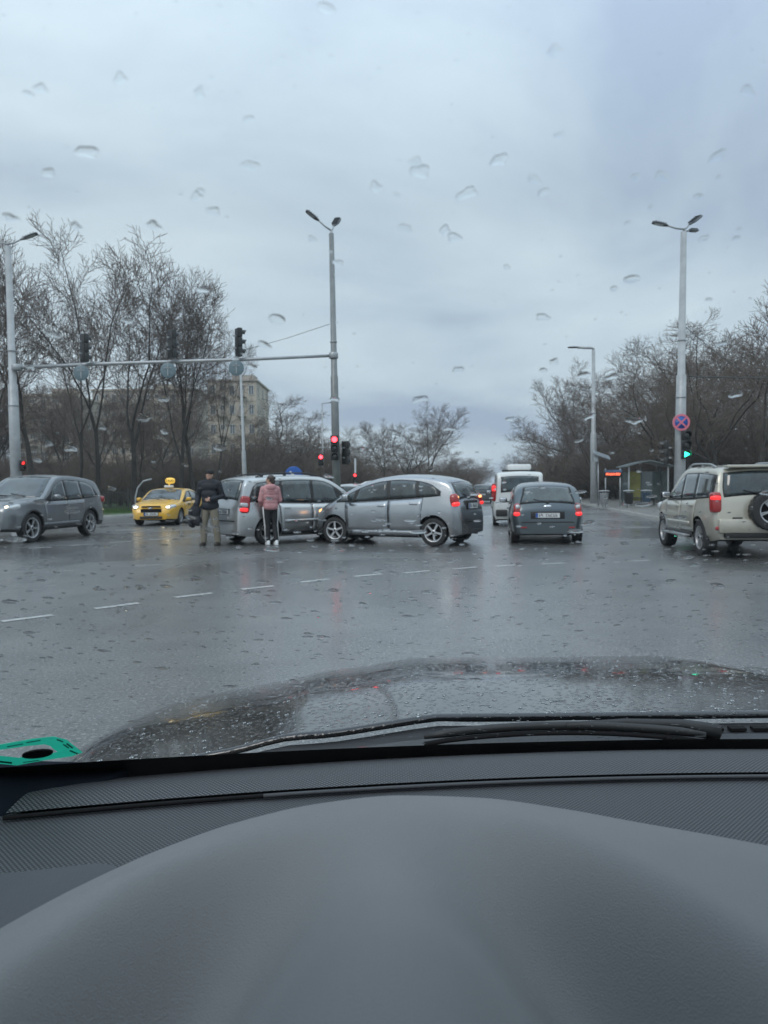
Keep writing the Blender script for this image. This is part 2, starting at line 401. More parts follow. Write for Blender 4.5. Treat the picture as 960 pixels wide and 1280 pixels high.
for p, q in (((-30, 689), (-8, 688)), ((36, 685.5), (64, 684)), ((88, 682), (117, 680)), ((137, 678.5), (164, 677)), ((186, 675), (210, 673.5)),
             ((152, 662.5), (174, 661.5)), ((780, 660), (812, 659.5)), ((700, 655), (722, 654.5)), ((640, 671), (668, 670.6))):
    dash(p, q, .13)

# ------------------------------------------------------------------ trees
def grow(seed, kind):
    """bare tree of unit height 10; returns (thick verts, faces), (thin verts, faces)"""
    rnd = random.Random(seed); thick = ([], []); thin = ([], [])
    cfg = dict(
        upright=dict(nseg=(5, 9, 6, 5, 3), n=(rnd.choice((3, 4, 4)), 14, 8, 6, 0), ang=(16, 40, 42, 42, 40), ln=(3.0, 6.2, 2.5, 1.15, .5), wig=(.05, .10, .14, .18, .2), trop=(.02, .06, .07, .08, .05), t0=(.55, .2, .18, .15, 0)),
        spread=dict(nseg=(5, 9, 7, 5, 3), n=(6, 9, 8, 7, 0), ang=(46, 48, 46, 45, 40), ln=(3.2, 5.4, 2.9, 1.35, .6), wig=(.08, .22, .26, .26, .26), trop=(.02, .07, .06, .05, .02), t0=(.5, .25, .2, .15, 0)),
        bushy=dict(nseg=(3, 6, 5, 4, 3), n=(8, 10, 7, 6, 0), ang=(34, 38, 42, 45, 40), ln=(1.6, 6.4, 3.0, 1.4, .6), wig=(.1, .14, .18, .2, .2), trop=(.02, .04, .05, .05, .03), t0=(.2, .12, .15, .1, 0)))[kind]
    def seg_tube(pts, rs, n, store):
        V, Fc = store; base = len(V); ref = Vector((1, 0, 0)) if abs((pts[1] - pts[0]).normalized().x) < .8 else Vector((0, 1, 0))
        for i, p in enumerate(pts):
            d = (pts[min(i + 1, len(pts) - 1)] - pts[max(i - 1, 0)]).normalized()
            a = (ref - d * ref.dot(d)).normalized(); b = d.cross(a)
            for k in range(n):
                c_, s_ = math.cos(2 * PI * k / n) * rs[i], math.sin(2 * PI * k / n) * rs[i]
                V.append((p.x + a.x * c_ + b.x * s_, p.y + a.y * c_ + b.y * s_, p.z + a.z * c_ + b.z * s_))
        for i in range(len(pts) - 1):
            for k in range(n):
                k2 = (k + 1) % n
                Fc.append((base + i * n + k, base + i * n + k2, base + (i + 1) * n + k2, base + (i + 1) * n + k))
    def br(p, d, ln, r, lv):
        n = cfg['nseg'][lv]; pts = [p.copy()]; ds = [d.copy()]
        for i in range(n):
            j = cfg['wig'][lv]
            d = (d + Vector((rnd.gauss(0, j), rnd.gauss(0, j), rnd.gauss(0, j * .6) + cfg['trop'][lv]))).normalized()
            p = p + d * ln / n; pts.append(p.copy()); ds.append(d.copy())
        end = .55 if lv == 0 else .22
        rs = [max(.0065, r * (1 + (end - 1) * i / n)) for i in range(n + 1)]
        if lv == 0: rs[0] *= 1.35
        seg_tube(pts, rs, (8, 6, 4, 3, 3)[lv], thick if lv <= 1 else thin)
        if lv == 4: return
        nc = cfg['n'][lv]
        if lv == 3 and nc == 0: return
        t0 = cfg['t0'][lv]
        for k in range(nc):
            t = t0 + (1 - t0) * (k + rnd.uniform(.1, .9)) / nc
            if lv == 0: t = rnd.uniform(t0, 1) if k else 1.0
            f = t * n; i = min(n - 1, int(f)); q = pts[i].lerp(pts[i + 1], f - i); dd = ds[i + 1]
            az = k * 2.4 + rnd.uniform(-.5, .5); an = R(cfg['ang'][lv] * rnd.uniform(.7, 1.3))
            ax = dd.cross(Vector((math.cos(az), math.sin(az), .1))).normalized()
            cd = Matrix.Rotation(an, 3, ax) @ dd
            if cd.z < -.1 and lv < 3: cd.z *= -.3; cd.normalize()
            cl = cfg['ln'][lv + 1] * rnd.uniform(.75, 1.15) * (1 - .55 * t * (lv > 0))
            cr_ = max(.0065, (r * (1 + (end - 1) * t)) * (.62 if lv == 0 else .5))
            br(q, cd, cl, cr_, lv + 1)
    br(Vector((0, 0, -.15)), Vector((0, 0, 1)), cfg['ln'][0], {'upright': .12, 'spread': .15, 'bushy': .09}[kind], 0)
    top = sorted(v[2] for v in thin[0])[-max(1, len(thin[0]) // 400)]
    s = 10.0 / top
    out_ = []
    for nm, (V, Fc), mm in (('trunk', thick, M_bark), ('crown', thin, M_twig if kind == 'upright' else M_twig2)):
        me = bpy.data.meshes.new(nm); me.from_pydata([(x * s, y * s, z * s) for x, y, z in V], [], Fc); me.materials.append(mm)
        for pl in me.polygons: pl.use_smooth = True
        out_.append(me)
    return out_
TREES = {}
for kd, seeds in (('upright', (1, 2, 3, 4)), ('spread', (11, 12, 13)), ('bushy', (21, 22, 23))):
    TREES[kd] = [grow(s, kd) for s in seeds]
rt = random.Random(5)
def tree(kind, px, top, d, label, group=None, v=None, name=None, wide=1.0, zb=.1):
    """a tree at forward distance d, in the photograph's column px, as high as the row 'top' says"""
    X = atd(px, 609, d).x; Hh = atd(px, top, d).z - zb; s = Hh / 10.0
    tr, crn = TREES[kind][rt.randrange(len(TREES[kind])) if v is None else v]
    e_ = thing(name or {'upright': 'tall_bare_tree', 'spread': 'spreading_bare_tree', 'bushy': 'bare_bush'}[kind], label, 'tree' if kind != 'bushy' else 'bush', (X, d, zb), rt.uniform(0, 6.28), group)
    e_.scale = (s * wide * rt.uniform(.9, 1.1), s * wide * rt.uniform(.9, 1.1), s); e_.rotation_euler = (rt.gauss(0, .02), rt.gauss(0, .03), e_.rotation_euler.z)
    obj('trunk', tr, None, e_); obj('crown', crn, None, e_)
    return e_
GL = 'bare trees in the park on the left'
# the tall trees on the left, nearest row
for px, top, d, wd, v, lb in (
        (-14, 330, 36, 1.0, 2, 'tall bare tree behind the left lamp mast, its crown cut by the photo edge'),
        (46, 300, 37, .95, 0, 'tall bare tree just right of the left lamp post, forking low into dark limbs'),
        (97, 330, 45, .8, 1, 'slim bare tree between the left lamp post and the leftmost bar-mounted signal'),
        (124, 287, 40, .95, 3, 'tallest bare tree on the left, rising behind the leftmost bar-mounted signal'),
        (168, 318, 42, .95, 1, 'tall bare tree between the first and the second bar-mounted signals'),
        (226, 342, 43, .85, 2, 'bare tree standing just right of the middle bar-mounted signal'),
        (244, 352, 44, .8, 0, 'bare tree at the right end of the tall row, in front of the beige block'),
        (266, 400, 48, .6, 3, 'shorter bare tree between the middle bar-mounted signal and the slender white post')):
    tree('upright', px, top, d, lb, None, v, wide=wd)
for k in range(16):
    px = -30 + k * 20 + rt.uniform(-8, 8)
    if 258 < px < 335: continue
    tree('upright' if k % 3 else 'spread', px, rt.uniform(465, 510) if px < 270 else rt.uniform(500, 520), rt.uniform(50, 70), 'bare tree of the second row in the park on the left, thin and brown', GL, wide=rt.uniform(.9, 1.3))
for k in range(30):
    px = -40 + k * 16 + rt.uniform(-7, 7)
    tree('bushy', px, rt.uniform(548, 585), rt.uniform(50, 62), 'leafless brown bush of the thicket behind the yellow taxi and the grey off-roader', 'bushes of the thicket on the left', name='bare_bush', wide=rt.uniform(1.2, 1.9))
for px, top, d, lb in ((326, 520, 62, 'bare tree in front of the beige block, right of the thin white support pole'),
                       (345, 492, 66, 'rounded bare tree between the beige block and the middle lamp mast'),
                       (382, 512, 68, 'low dense bare tree just left of the middle lamp mast')):
    tree('spread', px, top, d, lb, None, wide=1.2)
for k in range(8):
    tree('bushy', 300 + k * 16, rt.uniform(535, 560), rt.uniform(60, 75), 'leafless bush behind the silver minivan, left of the lit red signals', 'bushes behind the silver minivan', wide=rt.uniform(1.3, 2))
# trees on the median and beyond, getting smaller to the right
for px, top, d, kd, lb in ((455, 545, 70, 'spread', 'bare tree right of the red signals, the leftmost on the median'),
                       (482, 522, 66, 'upright', 'bare tree on the median above the silver hatchback windscreen'),
                       (505, 528, 72, 'spread', 'dense bare tree on the median above the silver hatchback front door'),
                       (540, 503, 62, 'upright', 'open twiggy tree on the median reaching highest above the silver hatchback'),
                       (532, 545, 75, 'spread', 'wide bare tree on the median behind the twiggy highest one'),
                       (562, 562, 90, 'spread', 'small bare tree on the median above the tail of the silver hatchback'),
                       (582, 572, 120, 'spread', 'small hazy tree far down the median'),
                       (598, 580, 160, 'spread', 'farthest and palest tree at the end of the median')):
    tree(kd, px, top, d, lb, None, wide=1.3 if kd == 'spread' else 1.0)
for k in range(20):
    d = rt.uniform(55, 120); tree('bushy', 425 + k * 8.3 + rt.uniform(-6, 6), rt.uniform(572, 592), d, 'low leafless bush on the median strip ahead', 'bushes on the median', wide=rt.uniform(1.3, 2))
# right side of the road ahead
for px, top, d, kd, wd, lb in (
        (652, 560, 150, 'spread', 1.2, 'farthest bare tree on the right of the road, above the white van'),
        (668, 540, 120, 'spread', 1.2, 'bare tree above the dark hatchback roof, second from the far end of the right row'),
        (690, 505, 95, 'spread', 1.1, 'bare tree above the right tail lamp of the dark hatchback'),
        (716, 458, 78, 'upright', .9, 'thin upright tree just left of the single-arm street lamp'),
        (742, 470, 72, 'spread', 1.1, 'bare tree directly behind the single-arm street lamp'),
        (775, 440, 64, 'spread', 1.0, 'bare tree with crooked branches above the bus shelter'),
        (822, 418, 50, 'spread', 1.05, 'gnarled wide tree whose curved limbs show left of the right lamp mast'),
        (868, 440, 47, 'spread', .9, 'bare tree just right of the round no stopping sign'),
        (905, 388, 44, 'spread', 1.0, 'tall dense tree above the roof rails of the beige off-roader'),
        (948, 366, 40, 'upright', 1.2, 'tallest tree on the right, at the edge of the photo')):
    tree(kd, px, top, d, lb, None, wide=wd)
for k in range(14):
    px = 700 + k * 21 + rt.uniform(-8, 8)
    tree('spread' if k % 2 else 'upright', px, lerp_tab([(700, 520), (780, 480), (860, 440), (1000, 400)], px) + rt.uniform(-10, 25), rt.uniform(56, 85), 'brown bare tree of the second row on the right, behind the bus stop', 'bare trees in the second row on the right', wide=rt.uniform(1, 1.3))
for k in range(26):
    px = 655 + k * 13 + rt.uniform(-6, 6)
    tree('bushy', px, lerp_tab([(655, 585), (700, 560), (780, 545), (860, 520), (1000, 500)], px) + rt.uniform(-12, 12), lerp_tab([(655, 110), (720, 75), (800, 60), (1000, 46)], px) + rt.uniform(-3, 6), 'leafless brown bush of the thicket behind the bus stop', 'bushes behind the bus stop', wide=rt.uniform(1.3, 2))
# a far wood that reads as one mass closes the view between the trunks
def far_wood(name, label, px0, px1, d0, d1, top, n, seed):
    rnd = random.Random(seed); vs, fs = [], []
    for _ in range(n):
        px = rnd.uniform(px0, px1); d = rnd.uniform(d0, d1); base = atd(px, 609, d).x
        hmax = atd(px, lerp_tab(top, px), d).z * (.8 + .2 * noise.noise(Vector((px * .05, 0, seed))))
        z0 = rnd.random() ** 1.4 * hmax * .9; ln = rnd.uniform(.8, 2.2); a = rnd.uniform(0, 2 * PI); t = rnd.uniform(.1, 1.1); r_ = rnd.uniform(.015, .04)
        y = d + rnd.uniform(-2, 2); p = Vector((base, y, z0)); q = p + Vector((math.cos(a) * math.sin(t), math.sin(a) * math.sin(t), math.cos(t))) * ln
        s = (q - p).normalized().cross(Vector((.3, .9, .2))).normalized() * r_; u = (q - p).normalized().cross(s).normalized() * r_
        k = len(vs); vs += [tuple(p + s), tuple(p - s * .5 + u), tuple(p - s * .5 - u), tuple(q)]
        fs += [(k, k + 1, k + 3), (k + 1, k + 2, k + 3), (k + 2, k, k + 3)]
    me = bpy.data.meshes.new(name); me.from_pydata(vs, [], fs); me.materials.append(M_twig2)
    obj(name, me, None, kind='stuff', label=label)
far_wood('thicket', 'dense brown leafless undergrowth filling the park on the left', -60, 440, 66, 84, [(-60, 570), (200, 572), (300, 560), (440, 565)], 30000, 1)
far_wood('thicket', 'dense brown leafless undergrowth behind the bus stop on the right', 640, 1010, 70, 100, [(640, 592), (700, 565), (780, 535), (860, 500), (1010, 480)], 42000, 2)
far_wood('thicket', 'hazy brown undergrowth along the far median', 430, 600, 90, 150, [(430, 575), (520, 572), (600, 592)], 9000, 3)

# ------------------------------------------------------------------ vehicles
class Car:
    """x forward, y left, z up, origin on the ground under the middle"""
    def __init__(s, L_, W_, top, axles, tyre, belt, side, wtab=None, zb=.2, rc=.10, hood_rc=.14, crown=.035, tumble_top=None):
        s.L, s.W, s.ax, s.tr, s.belt, s.zb0, s.crown = L_, W_, axles, tyre, belt, zb, crown
        s.ZT = pchip(top); s.x0, s.x1 = top[0][0], top[-1][0]
        s.side = pchip(side); s.H = max(t[1] for t in top)
        h = L_ / 2
        s.Wf = pchip(wtab or [(-h, .80), (-h + .06, .88), (-h + .2, .955), (-h + .55, .99), (0, 1), (h - .75, .985), (h - .35, .93), (h - .1, .80), (h, .68)])
        s.rc = rc; s.hrc = hood_rc
    def zb(s, x):
        e = max(0, abs(x) - (s.L / 2 - .45)) / .45
        return s.zb0 + .06 * e * e
    def Y(s, x, z): return s.W / 2 * s.Wf(x) * s.side(z)
    def rr(s, x):
        zt = s.ZT(x); t = min(1, max(0, (zt - s.belt) / .25)); r = s.hrc * (1 - t) + s.rc * t
        return min(r, (zt - s.zb(x)) * .35)
    def S(s, x, z):
        zt, r = s.ZT(x), s.rr(x); zc = zt - r
        if z <= zc: return s.Y(x, z)
        ry = r * 1.35; yc = s.Y(x, zc) - ry; u = min(1, (z - zc) / r)
        return yc + ry * math.sqrt(max(0, 1 - u * u))
    def TP(s, x, v):
        zt, r = s.ZT(x), s.rr(x); zc = zt - r; ry = r * 1.35; ym = s.Y(x, zc) - ry
        sg = 1 if v >= 0 else -1; a = abs(v)
        if a <= 1: return Vector((x, v * ym, zt + s.crown * (1 - v * v) * min(1, ym / .5)))
        th = (a - 1) / .3 * R(75)
        return Vector((x, sg * (ym + ry * math.sin(th)), zc + r * math.cos(th)))
    def xr(s, z, front=False):
        """where the centre line reaches the height z, at the tail (or nose)"""
        a, b = (s.x1, s.x1 - .9) if front else (s.x0, s.x0 + .9)
        if z <= s.ZT(a): return a
        for _ in range(30):
            m = (a + b) / 2
            if s.ZT(m) < z: a = m
            else: b = m
        return a
    def body(s):
        bm = bmesh.new(); xs = []
        n = 46
        for i in range(n + 1):
            t = i / n; u = t - .10 * math.sin(2 * PI * t)      # closer together at nose and tail
            xs.append(s.x0 + (s.x1 - s.x0) * u)
        xs = sorted(set([s.x0, s.x0 + .015, s.x0 + .035] + xs + [s.x1 - .035, s.x1 - .015]))
        rings = []
        for x in xs:
            zb, zt, r = s.zb(x), s.ZT(x), s.rr(x); zc = zt - r; half = [(0, zb), (s.Y(x, zb) * .6, zb)]
            for k in range(10):
                z = zb + (zc - zb) * k / 9; half.append((s.Y(x, z) * (.97 if k == 0 else 1), z))
            for k in range(1, 5):
                z = zc + r * math.sin(PI / 2 * k / 4); half.append((s.S(x, z) if k < 4 else s.Y(x, zc) - r * 1.35, z))
            ym = half[-1][0]
            for v in (.75, .5, .25, 0): half.append((v * ym, zt + s.crown * (1 - v * v) * min(1, ym / .5)))
            full = half + [(-y, z) for y, z in half[-2:0:-1]]
            rings.append([bm.verts.new((x, y, z)) for y, z in full])
        m = len(rings[0])
        for a, b in zip(rings, rings[1:]):
            for k in range(m): bm.faces.new((a[k], a[(k + 1) % m], b[(k + 1) % m], b[k]))
        bm.faces.new(rings[0]); bm.faces.new(rings[-1][::-1])
        bmesh.ops.recalc_face_normals(bm, faces=bm.faces)
        return bm
def bool_cut(bm, cut, mats):
    def tmp(b):
        me = bpy.data.meshes.new('tmp'); b.to_mesh(me); b.free()
        for m_ in mats: me.materials.append(m_)
        o = bpy.data.objects.new('tmp', me); C.objects.link(o); return o
    a, c = tmp(bm), tmp(cut); md = a.modifiers.new('b', 'BOOLEAN'); md.operation = 'DIFFERENCE'; md.solver = 'EXACT'; md.object = c
    dg = bpy.context.evaluated_depsgraph_get(); me = bpy.data.meshes.new_from_object(a.evaluated_get(dg))
    r = bmesh.new(); r.from_mesh(me)
    for o in (a, c): d = o.data; bpy.data.objects.remove(o); bpy.data.meshes.remove(d)
    bpy.data.meshes.remove(me); return r
WHEELS = {}
def wheel_mesh(rad, wd, rim_r, spokes, style):
    key = (rad, wd, rim_r, spokes, style)
    if key in WHEELS: return WHEELS[key]
    t = bmesh.new(); h = wd / 2
    lathe(t, [(rim_r * .98, -h * .75), (rim_r * 1.03, -h * .95), ((rim_r + rad) / 2, -h), (rad * .96, -h * .93), (rad, -h * .68), (rad, h * .68), (rad * .96, h * .93), ((rim_r + rad) / 2, h), (rim_r * 1.03, h * .95), (rim_r * .98, h * .75)], 28, 'Y', close=True)
    g = bmesh.new()
    for k in range(48):         # tread grooves read as small lugs
        a = 2 * PI * k / 48; box(t, (rad * math.cos(a), (h * .35 if k % 2 else -h * .35), rad * math.sin(a)), (.03, h * .6, .012), Matrix.Rotation(-a + PI / 2, 3, 'Y').inverted() if False else Matrix.Rotation(PI / 2 - a, 3, 'Y'))
    lathe(g, [(rim_r, h * .80), (rim_r * 1.02, h * .96), (rim_r * .93, h * .90), (rim_r * .88, h * .55), (rim_r * .86, -h * .6), (rim_r * .98, -h * .7)], 28, 'Y', close=True)
    lathe(g, [(rim_r * .87, h * .1), (rim_r * .87, h * .16)], 24, 'Y', mi=1)
    for k in range(spokes):
        a = 2 * PI * k / spokes + .3; Mr = Matrix.Rotation(a, 3, 'Y')
        prs = ((0, 0),) if style == 'wide' else ((-.09, -.035), (.09, .035))
        for da, _ in prs:
            M2 = Matrix.Rotation(a + da, 3, 'Y'); ww = (.20 if style == 'wide' else .085) * rim_r
            box(g, M2 @ Vector((rim_r * .53, h * .72, 0)), (rim_r * .84, h * .22, ww), M2)
    lathe(g, [(rim_r * .24, h * .4), (rim_r * .24, h * .86), (rim_r * .16, h * .95)], 16, 'Y')
    lathe(g, [(rim_r * .13, h * .9), (rim_r * .10, h * 1.0)], 14, 'Y', mi=1)
    bmesh.ops.recalc_face_normals(g, faces=g.faces)
    def fin(bm, nm, mm):
        for f in bm.faces: f.smooth = True
        for ed in bm.edges:
            if len(ed.link_faces) == 2 and ed.calc_face_angle(0) > R(35): ed.smooth = False
        me = bpy.data.meshes.new(nm); bm.to_mesh(me); bm.free()
        for x in mm: me.materials.append(x)
        return me
    WHEELS[key] = (fin(t, 'wheel', [M_tyre]), fin(g, 'rim', [M_alloy, M_dark]))
    return WHEELS[key]

def side_patch(bm, c, low, up, xa, xb, sg, off, grow_=0, nu=12, nv=5, mi=0, slant=(0, 0)):
    """a panel lying on the flank between the lines low(x) and up(x); 'slant' leans its two ends"""
    def P(u, v):
        x = (xa - grow_) + (xb - xa + 2 * grow_) * u
        x += (slant[0] * (1 - u) + slant[1] * u) * v
        zl, zh = low(x) - grow_, up(x) + grow_; zh = max(zl + .01, zh)
        z = zl + (zh - zl) * v
        return Vector((x, sg * (c.S(x, z) + off), z))
    grid(bm, P, nu, nv, mi, (0, -sg * .02, 0))
def top_patch(bm, c, x0, x1, vm0, vm1, off, nu=10, nv=9, mi=0, byz=None, ends=None):
    def P(u, v):
        if byz: x = c.xr(byz[0] + (byz[1] - byz[0]) * u)
        else: x = x0 + (x1 - x0) * u
        vm = vm0 + (vm1 - vm0) * u; p = c.TP(x, (2 * v - 1) * vm)
        h = .004; sl = (c.ZT(x + h) - c.ZT(x - h)) / (2 * h); nn = Vector((-sl, 0, 1)).normalized()
        return p + nn * off
    h = (x0 + x1) / 2 if not byz else c.xr((byz[0] + byz[1]) / 2)
    sl = (c.ZT(h + .01) - c.ZT(h - .01)) / .02; nn = Vector((-sl, 0, 1)).normalized()
    grid(bm, P, nu, nv, mi, tuple(-nn * .015))

def build_car(name, label, loc, head, c, pm, dlo, wins, doors, rim, opts, group=None):
    root = thing(name, label, opts.get('cat', 'car'), (loc[0], loc[1], 0), head, group)
    lo, up = dlo; lowf = pchip(lo); upt = pchip(up)
    upf = lambda x: min(upt(x), c.ZT(x) - .055)
    cut = bmesh.new(); cr = c.tr + .055
    for ax in c.ax:
        for sg in (1, -1):
            yo = c.Y(ax, .5); M_ = Matrix.Translation((ax, sg * (yo - .06), c.tr + .012))
            lathe(cut, [(cr, -.21), (cr, .21)], 28, 'Y', mi=2, M=M_)
    bmesh.ops.recalc_face_normals(cut, faces=cut.faces)
    low_m = opts.get('lower', M_black)
    b = bool_cut(c.body(), cut, [pm, low_m, M_dark])
    for f in b.faces:
        if f.material_index == 0 and f.calc_center_median().z < opts.get('clad', .27): f.material_index = 1
    obj('body', b, [pm, low_m, M_dark], root, sharp=32)
    # wheel arch lips
    if opts.get('arch'):
        for ax in c.ax:
            for sg in (1, -1):
                bm = bmesh.new()
                def P(u, v, ax=ax, sg=sg):
                    a = R(-12) + R(204) * u; rr_ = cr - .012 + .065 * v
                    x, z = ax + rr_ * math.cos(a), c.tr + .012 + rr_ * math.sin(a); z = max(z, .22)
                    return Vector((x, sg * (c.S(x, z) + (.022 if v < .8 else .004)), z))
                grid(bm, P, 20, 4, 0, (0, -sg * .03, 0)); obj('wheel_arch_trim', bm, opts['arch'], root)
    # glass, black surround behind it
    for sg in (1, -1):
        bm = bmesh.new(); xa, xb = lo[0][0], lo[-1][0]
        side_patch(bm, c, lowf, upf, xa, xb, sg, .003, .012, 26, 6); obj('window_surround', bm, M_black, root)
        for (a, bb, s0, s1) in wins:
            bm = bmesh.new(); side_patch(bm, c, lambda x: lowf(x) + .018, lambda x: upf(x) - .012, a, bb, sg, .007, 0, 12, 6, slant=(s0, s1))
            obj('side_window', bm, opts.get('glass', M_glass), root)
        for (a, bb, zl, s0, s1) in doors:
            bm = bmesh.new(); hi = lambda x: lowf(x) - .03
            side_patch(bm, c, lambda x: zl, hi, a, bb, sg, .002, .010, 12, 7, 1, slant=(s0, s1))
            side_patch(bm, c, lambda x: zl, hi, a, bb, sg, .006, 0, 12, 7, 0, slant=(s0, s1))
            d_ = obj('door', bm, [pm, M_dark], root)
            hb = bmesh.new(); hx, hz = a + .16 if opts.get('handle_rear', True) else bb - .2, lowf(a + .2) - .13
            yy = c.S(hx, hz); box(hb, (hx, sg * (yy + .028), hz), (.17, .022, .028), bevel=.008)
            box(hb, (hx - .06, sg * (yy + .012), hz), (.025, .03, .022)); box(hb, (hx + .06, sg * (yy + .012), hz), (.025, .03, .022))
            obj('handle', hb, opts.get('handle_mat', pm), d_)
        # side moulding / sill
        if opts.get('mould'):
            zm = opts['mould']; bm = bmesh.new(); side_patch(bm, c, lambda x: zm - .04, lambda x: zm + .03, c.ax[1] + c.tr + .12, c.ax[0] - c.tr - .12, sg, .018, 0, 10, 3); obj('side_moulding', bm, opts.get('mould_mat', M_black), root)
        bm = bmesh.new(); side_patch(bm, c, lambda x: c.zb0 + .02, lambda x: c.zb0 + .13, c.ax[1] + c.tr + .07, c.ax[0] - c.tr - .07, sg, .014, 0, 10, 3); obj('sill', bm, opts.get('sill', low_m), root)
        # mirror
        mx_, mz = wins[0][1] - .12 + opts.get('mirror_dx', 0), lowf(wins[0][1] - .15) + .09
        bm = bmesh.new(); yy = c.S(mx_, mz - .03)
        blob(bm, (mx_, sg * (yy + .15), mz), (.075, .10, .075), 3.2, nu=14, nv=9); box(bm, (mx_ + .01, sg * (yy + .03), mz - .05), (.06, .10, .04)); mm_ = obj('wing_mirror', bm, opts.get('mirror', pm), root)
        bm = bmesh.new(); blob(bm, (mx_ - .068, sg * (yy + .15), mz), (.012, .082, .058), 4, nu=12, nv=7); obj('mirror_glass', bm, M_chrome, mm_)
    # windscreen and bonnet
    wx = opts['screen']; bm = bmesh.new()
    top_patch(bm, c, wx[0], wx[1], .96, 1.08, .006); obj('windscreen', bm, M_glass, root)
    bm = bmesh.new(); hx0, hx1 = wx[1] + .06, c.x1 - .16
    top_patch(bm, c, hx0, hx1, 1.06, .98, .006); obj('bonnet', bm, pm, root)
    bm = bmesh.new(); top_patch(bm, c, wx[1] + .0, wx[1] + .07, 1.1, 1.1, .003, nu=3); obj('scuttle', bm, M_black, root)
    for s_ in (.55, -.1):
        bm = bmesh.new(); p0 = c.TP(wx[1] + .02, s_); p1 = c.TP(wx[1] - .10, s_ - .62); tube(bm, [p0 + Vector((0, 0, .02)), p1 + Vector((0, 0, .03))], .011, 5); obj('wiper', bm, M_black, root)
    # rear window
    if opts.get('rear_z'):
        z0, z1 = opts['rear_z']; vm = opts.get('rear_v', 1.0)
        bm = bmesh.new(); top_patch(bm, c, 0, 0, vm + .04, vm * .97 + .04, .003, byz=(z0 - .025, z1 + .02)); obj('rear_window_seal', bm, M_black, root)
        bm = bmesh.new(); top_patch(bm, c, 0, 0, vm, vm * .97, .008, byz=(z0, z1)); obj('rear_window', bm, opts.get('glass', M_glass), root)
        bm = bmesh.new(); p0 = Vector((c.xr(z0 + .02) - .03, 0, z0 + .02)); tube(bm, [p0, Vector((c.xr(z0 + .1) - .035, .30, z0 + .10))], [.014, .008], 6); blob(bm, p0, (.03, .035, .03), 3, nu=10, nv=6); obj('rear_wiper', bm, M_black, root)
    elif opts.get('rear_x'):
        x0, x1 = opts['rear_x']; bm = bmesh.new(); top_patch(bm, c, x0, x1, 1.05, .96, .006); obj('rear_window', bm, M_glass, root)
    # wheels
    wm, rm = wheel_mesh(c.tr, .20 if c.tr < .33 else .24, rim[0], rim[1], rim[2])
    for i, ax in enumerate(c.ax):
        for sg in (1, -1):
            yo = c.Y(ax, .5) - (.115 if c.tr < .33 else .135)
            w_ = obj('wheel', wm, None, root); w_.location = (ax, sg * yo, c.tr + .002)
            st = opts.get('steer', 0) if i == 0 else 0
            w_.rotation_euler = (0, random.uniform(0, 6), (PI if sg < 0 else 0) + st)
            r_ = obj('rim', rm, None, w_)
    # underside
    bm = bmesh.new(); box(bm, (0, 0, c.zb0 + .03), (c.L * .55, c.W * .7, .12)); tube(bm, [(c.x0 + .06, -.45, c.zb0 + .04), (c.x0 + .5, -.45, c.zb0 + .05)], .03, 8); obj('underbody', bm, M_dark, root)
    # bumper grooves and plates
    zpl = opts.get('rear_plate')
    if zpl:
        xx = c.xr(zpl) - .012; bm = bmesh.new(); ry = opts.get('rear_plate_y', 0)
        box(bm, (xx + .004, ry, zpl), (.012, .56, .15), mi=1); box(bm, (xx - .006, ry, zpl), (.01, .52, .115), mi=0)
        box(bm, (xx - .0125, ry + .235, zpl), (.003, .045, .11), mi=3)
        rp_ = random.Random(int(zpl * 1000))
        for k in range(8):
            if k == 2: continue
            for (dy_, dz_, a_, b_) in rp_.sample([(0, .03, .036, .01), (0, 0, .034, .01), (0, -.03, .036, .01), (.014, .012, .009, .05), (-.014, -.012, .009, .05), (.014, -.01, .009, .05)], 4):
                box(bm, (xx - .0125, ry + .175 - k * .052 + dy_, zpl + dz_), (.003, a_, b_), mi=2)
        obj('number_plate', bm, [M_plate, M_black, M_ink, M_blue], root, smooth=False)
    if opts.get('front_plate'):
        zp = opts['front_plate']; xx = c.x1 + .012; bm = bmesh.new(); box(bm, (xx - .006, 0, zp), (.012, .56, .15), mi=1); box(bm, (xx + .003, 0, zp), (.01, .52, .115)); box(bm, (xx + .009, -.235, zp), (.003, .045, .11), mi=3)
        for k in range(8):
            if k != 2: box(bm, (xx + .009, -.175 + k * .052, zp), (.003, .03, .075), mi=2); box(bm, (xx + .0105, -.175 + k * .052, zp + (.018 if k % 2 else -.018)), (.003, .014, .022), mi=0)
        obj('number_plate', bm, [M_plate, M_black, M_ink, M_blue], root, smooth=False)
    for (kind, x, y, z, sx, sy, sz, p, ry, mname, both) in opts.get('lamps', ()):
        for sg in ((1, -1) if both else (1,)):
            bm = bmesh.new(); blob(bm, (x, sg * y, z), (sx, sy, sz), p, Matrix.Rotation(R(ry[0]), 3, 'Y') @ Matrix.Rotation(sg * R(ry[1]), 3, 'Z'), 18, 10)
            m_ = mname if not isinstance(mname, tuple) else mname[0 if sg > 0 else 1]
            obj(kind, bm, m_, root)
    for (kind, x, y, z, sx, sy, sz, m_) in opts.get('boxes', ()):
        bm = bmesh.new(); box(bm, (x, y, z), (sx, sy, sz), bevel=min(sx, sy, sz) * .3); obj(kind, bm, m_, root)
    if opts.get('rails'):
        for sg in (1, -1):
            bm = bmesh.new(); xa, xb = opts['rails']; pts = []
            for k in range(12):
                x = xa + (xb - xa) * k / 11; e_ = min(1, min(k, 11 - k) / 1.5); p = c.TP(x, 1.05 * sg); pts.append(p + Vector((0, 0, .005 + .055 * e_)))
            tube(bm, pts, .018, 8)
            for k in (1, 5, 10): box(bm, pts[k] - Vector((0, 0, .03)), (.07, .03, .06))
            obj('roof_rail', bm, opts.get('rail_mat', M_black), root)
    return root
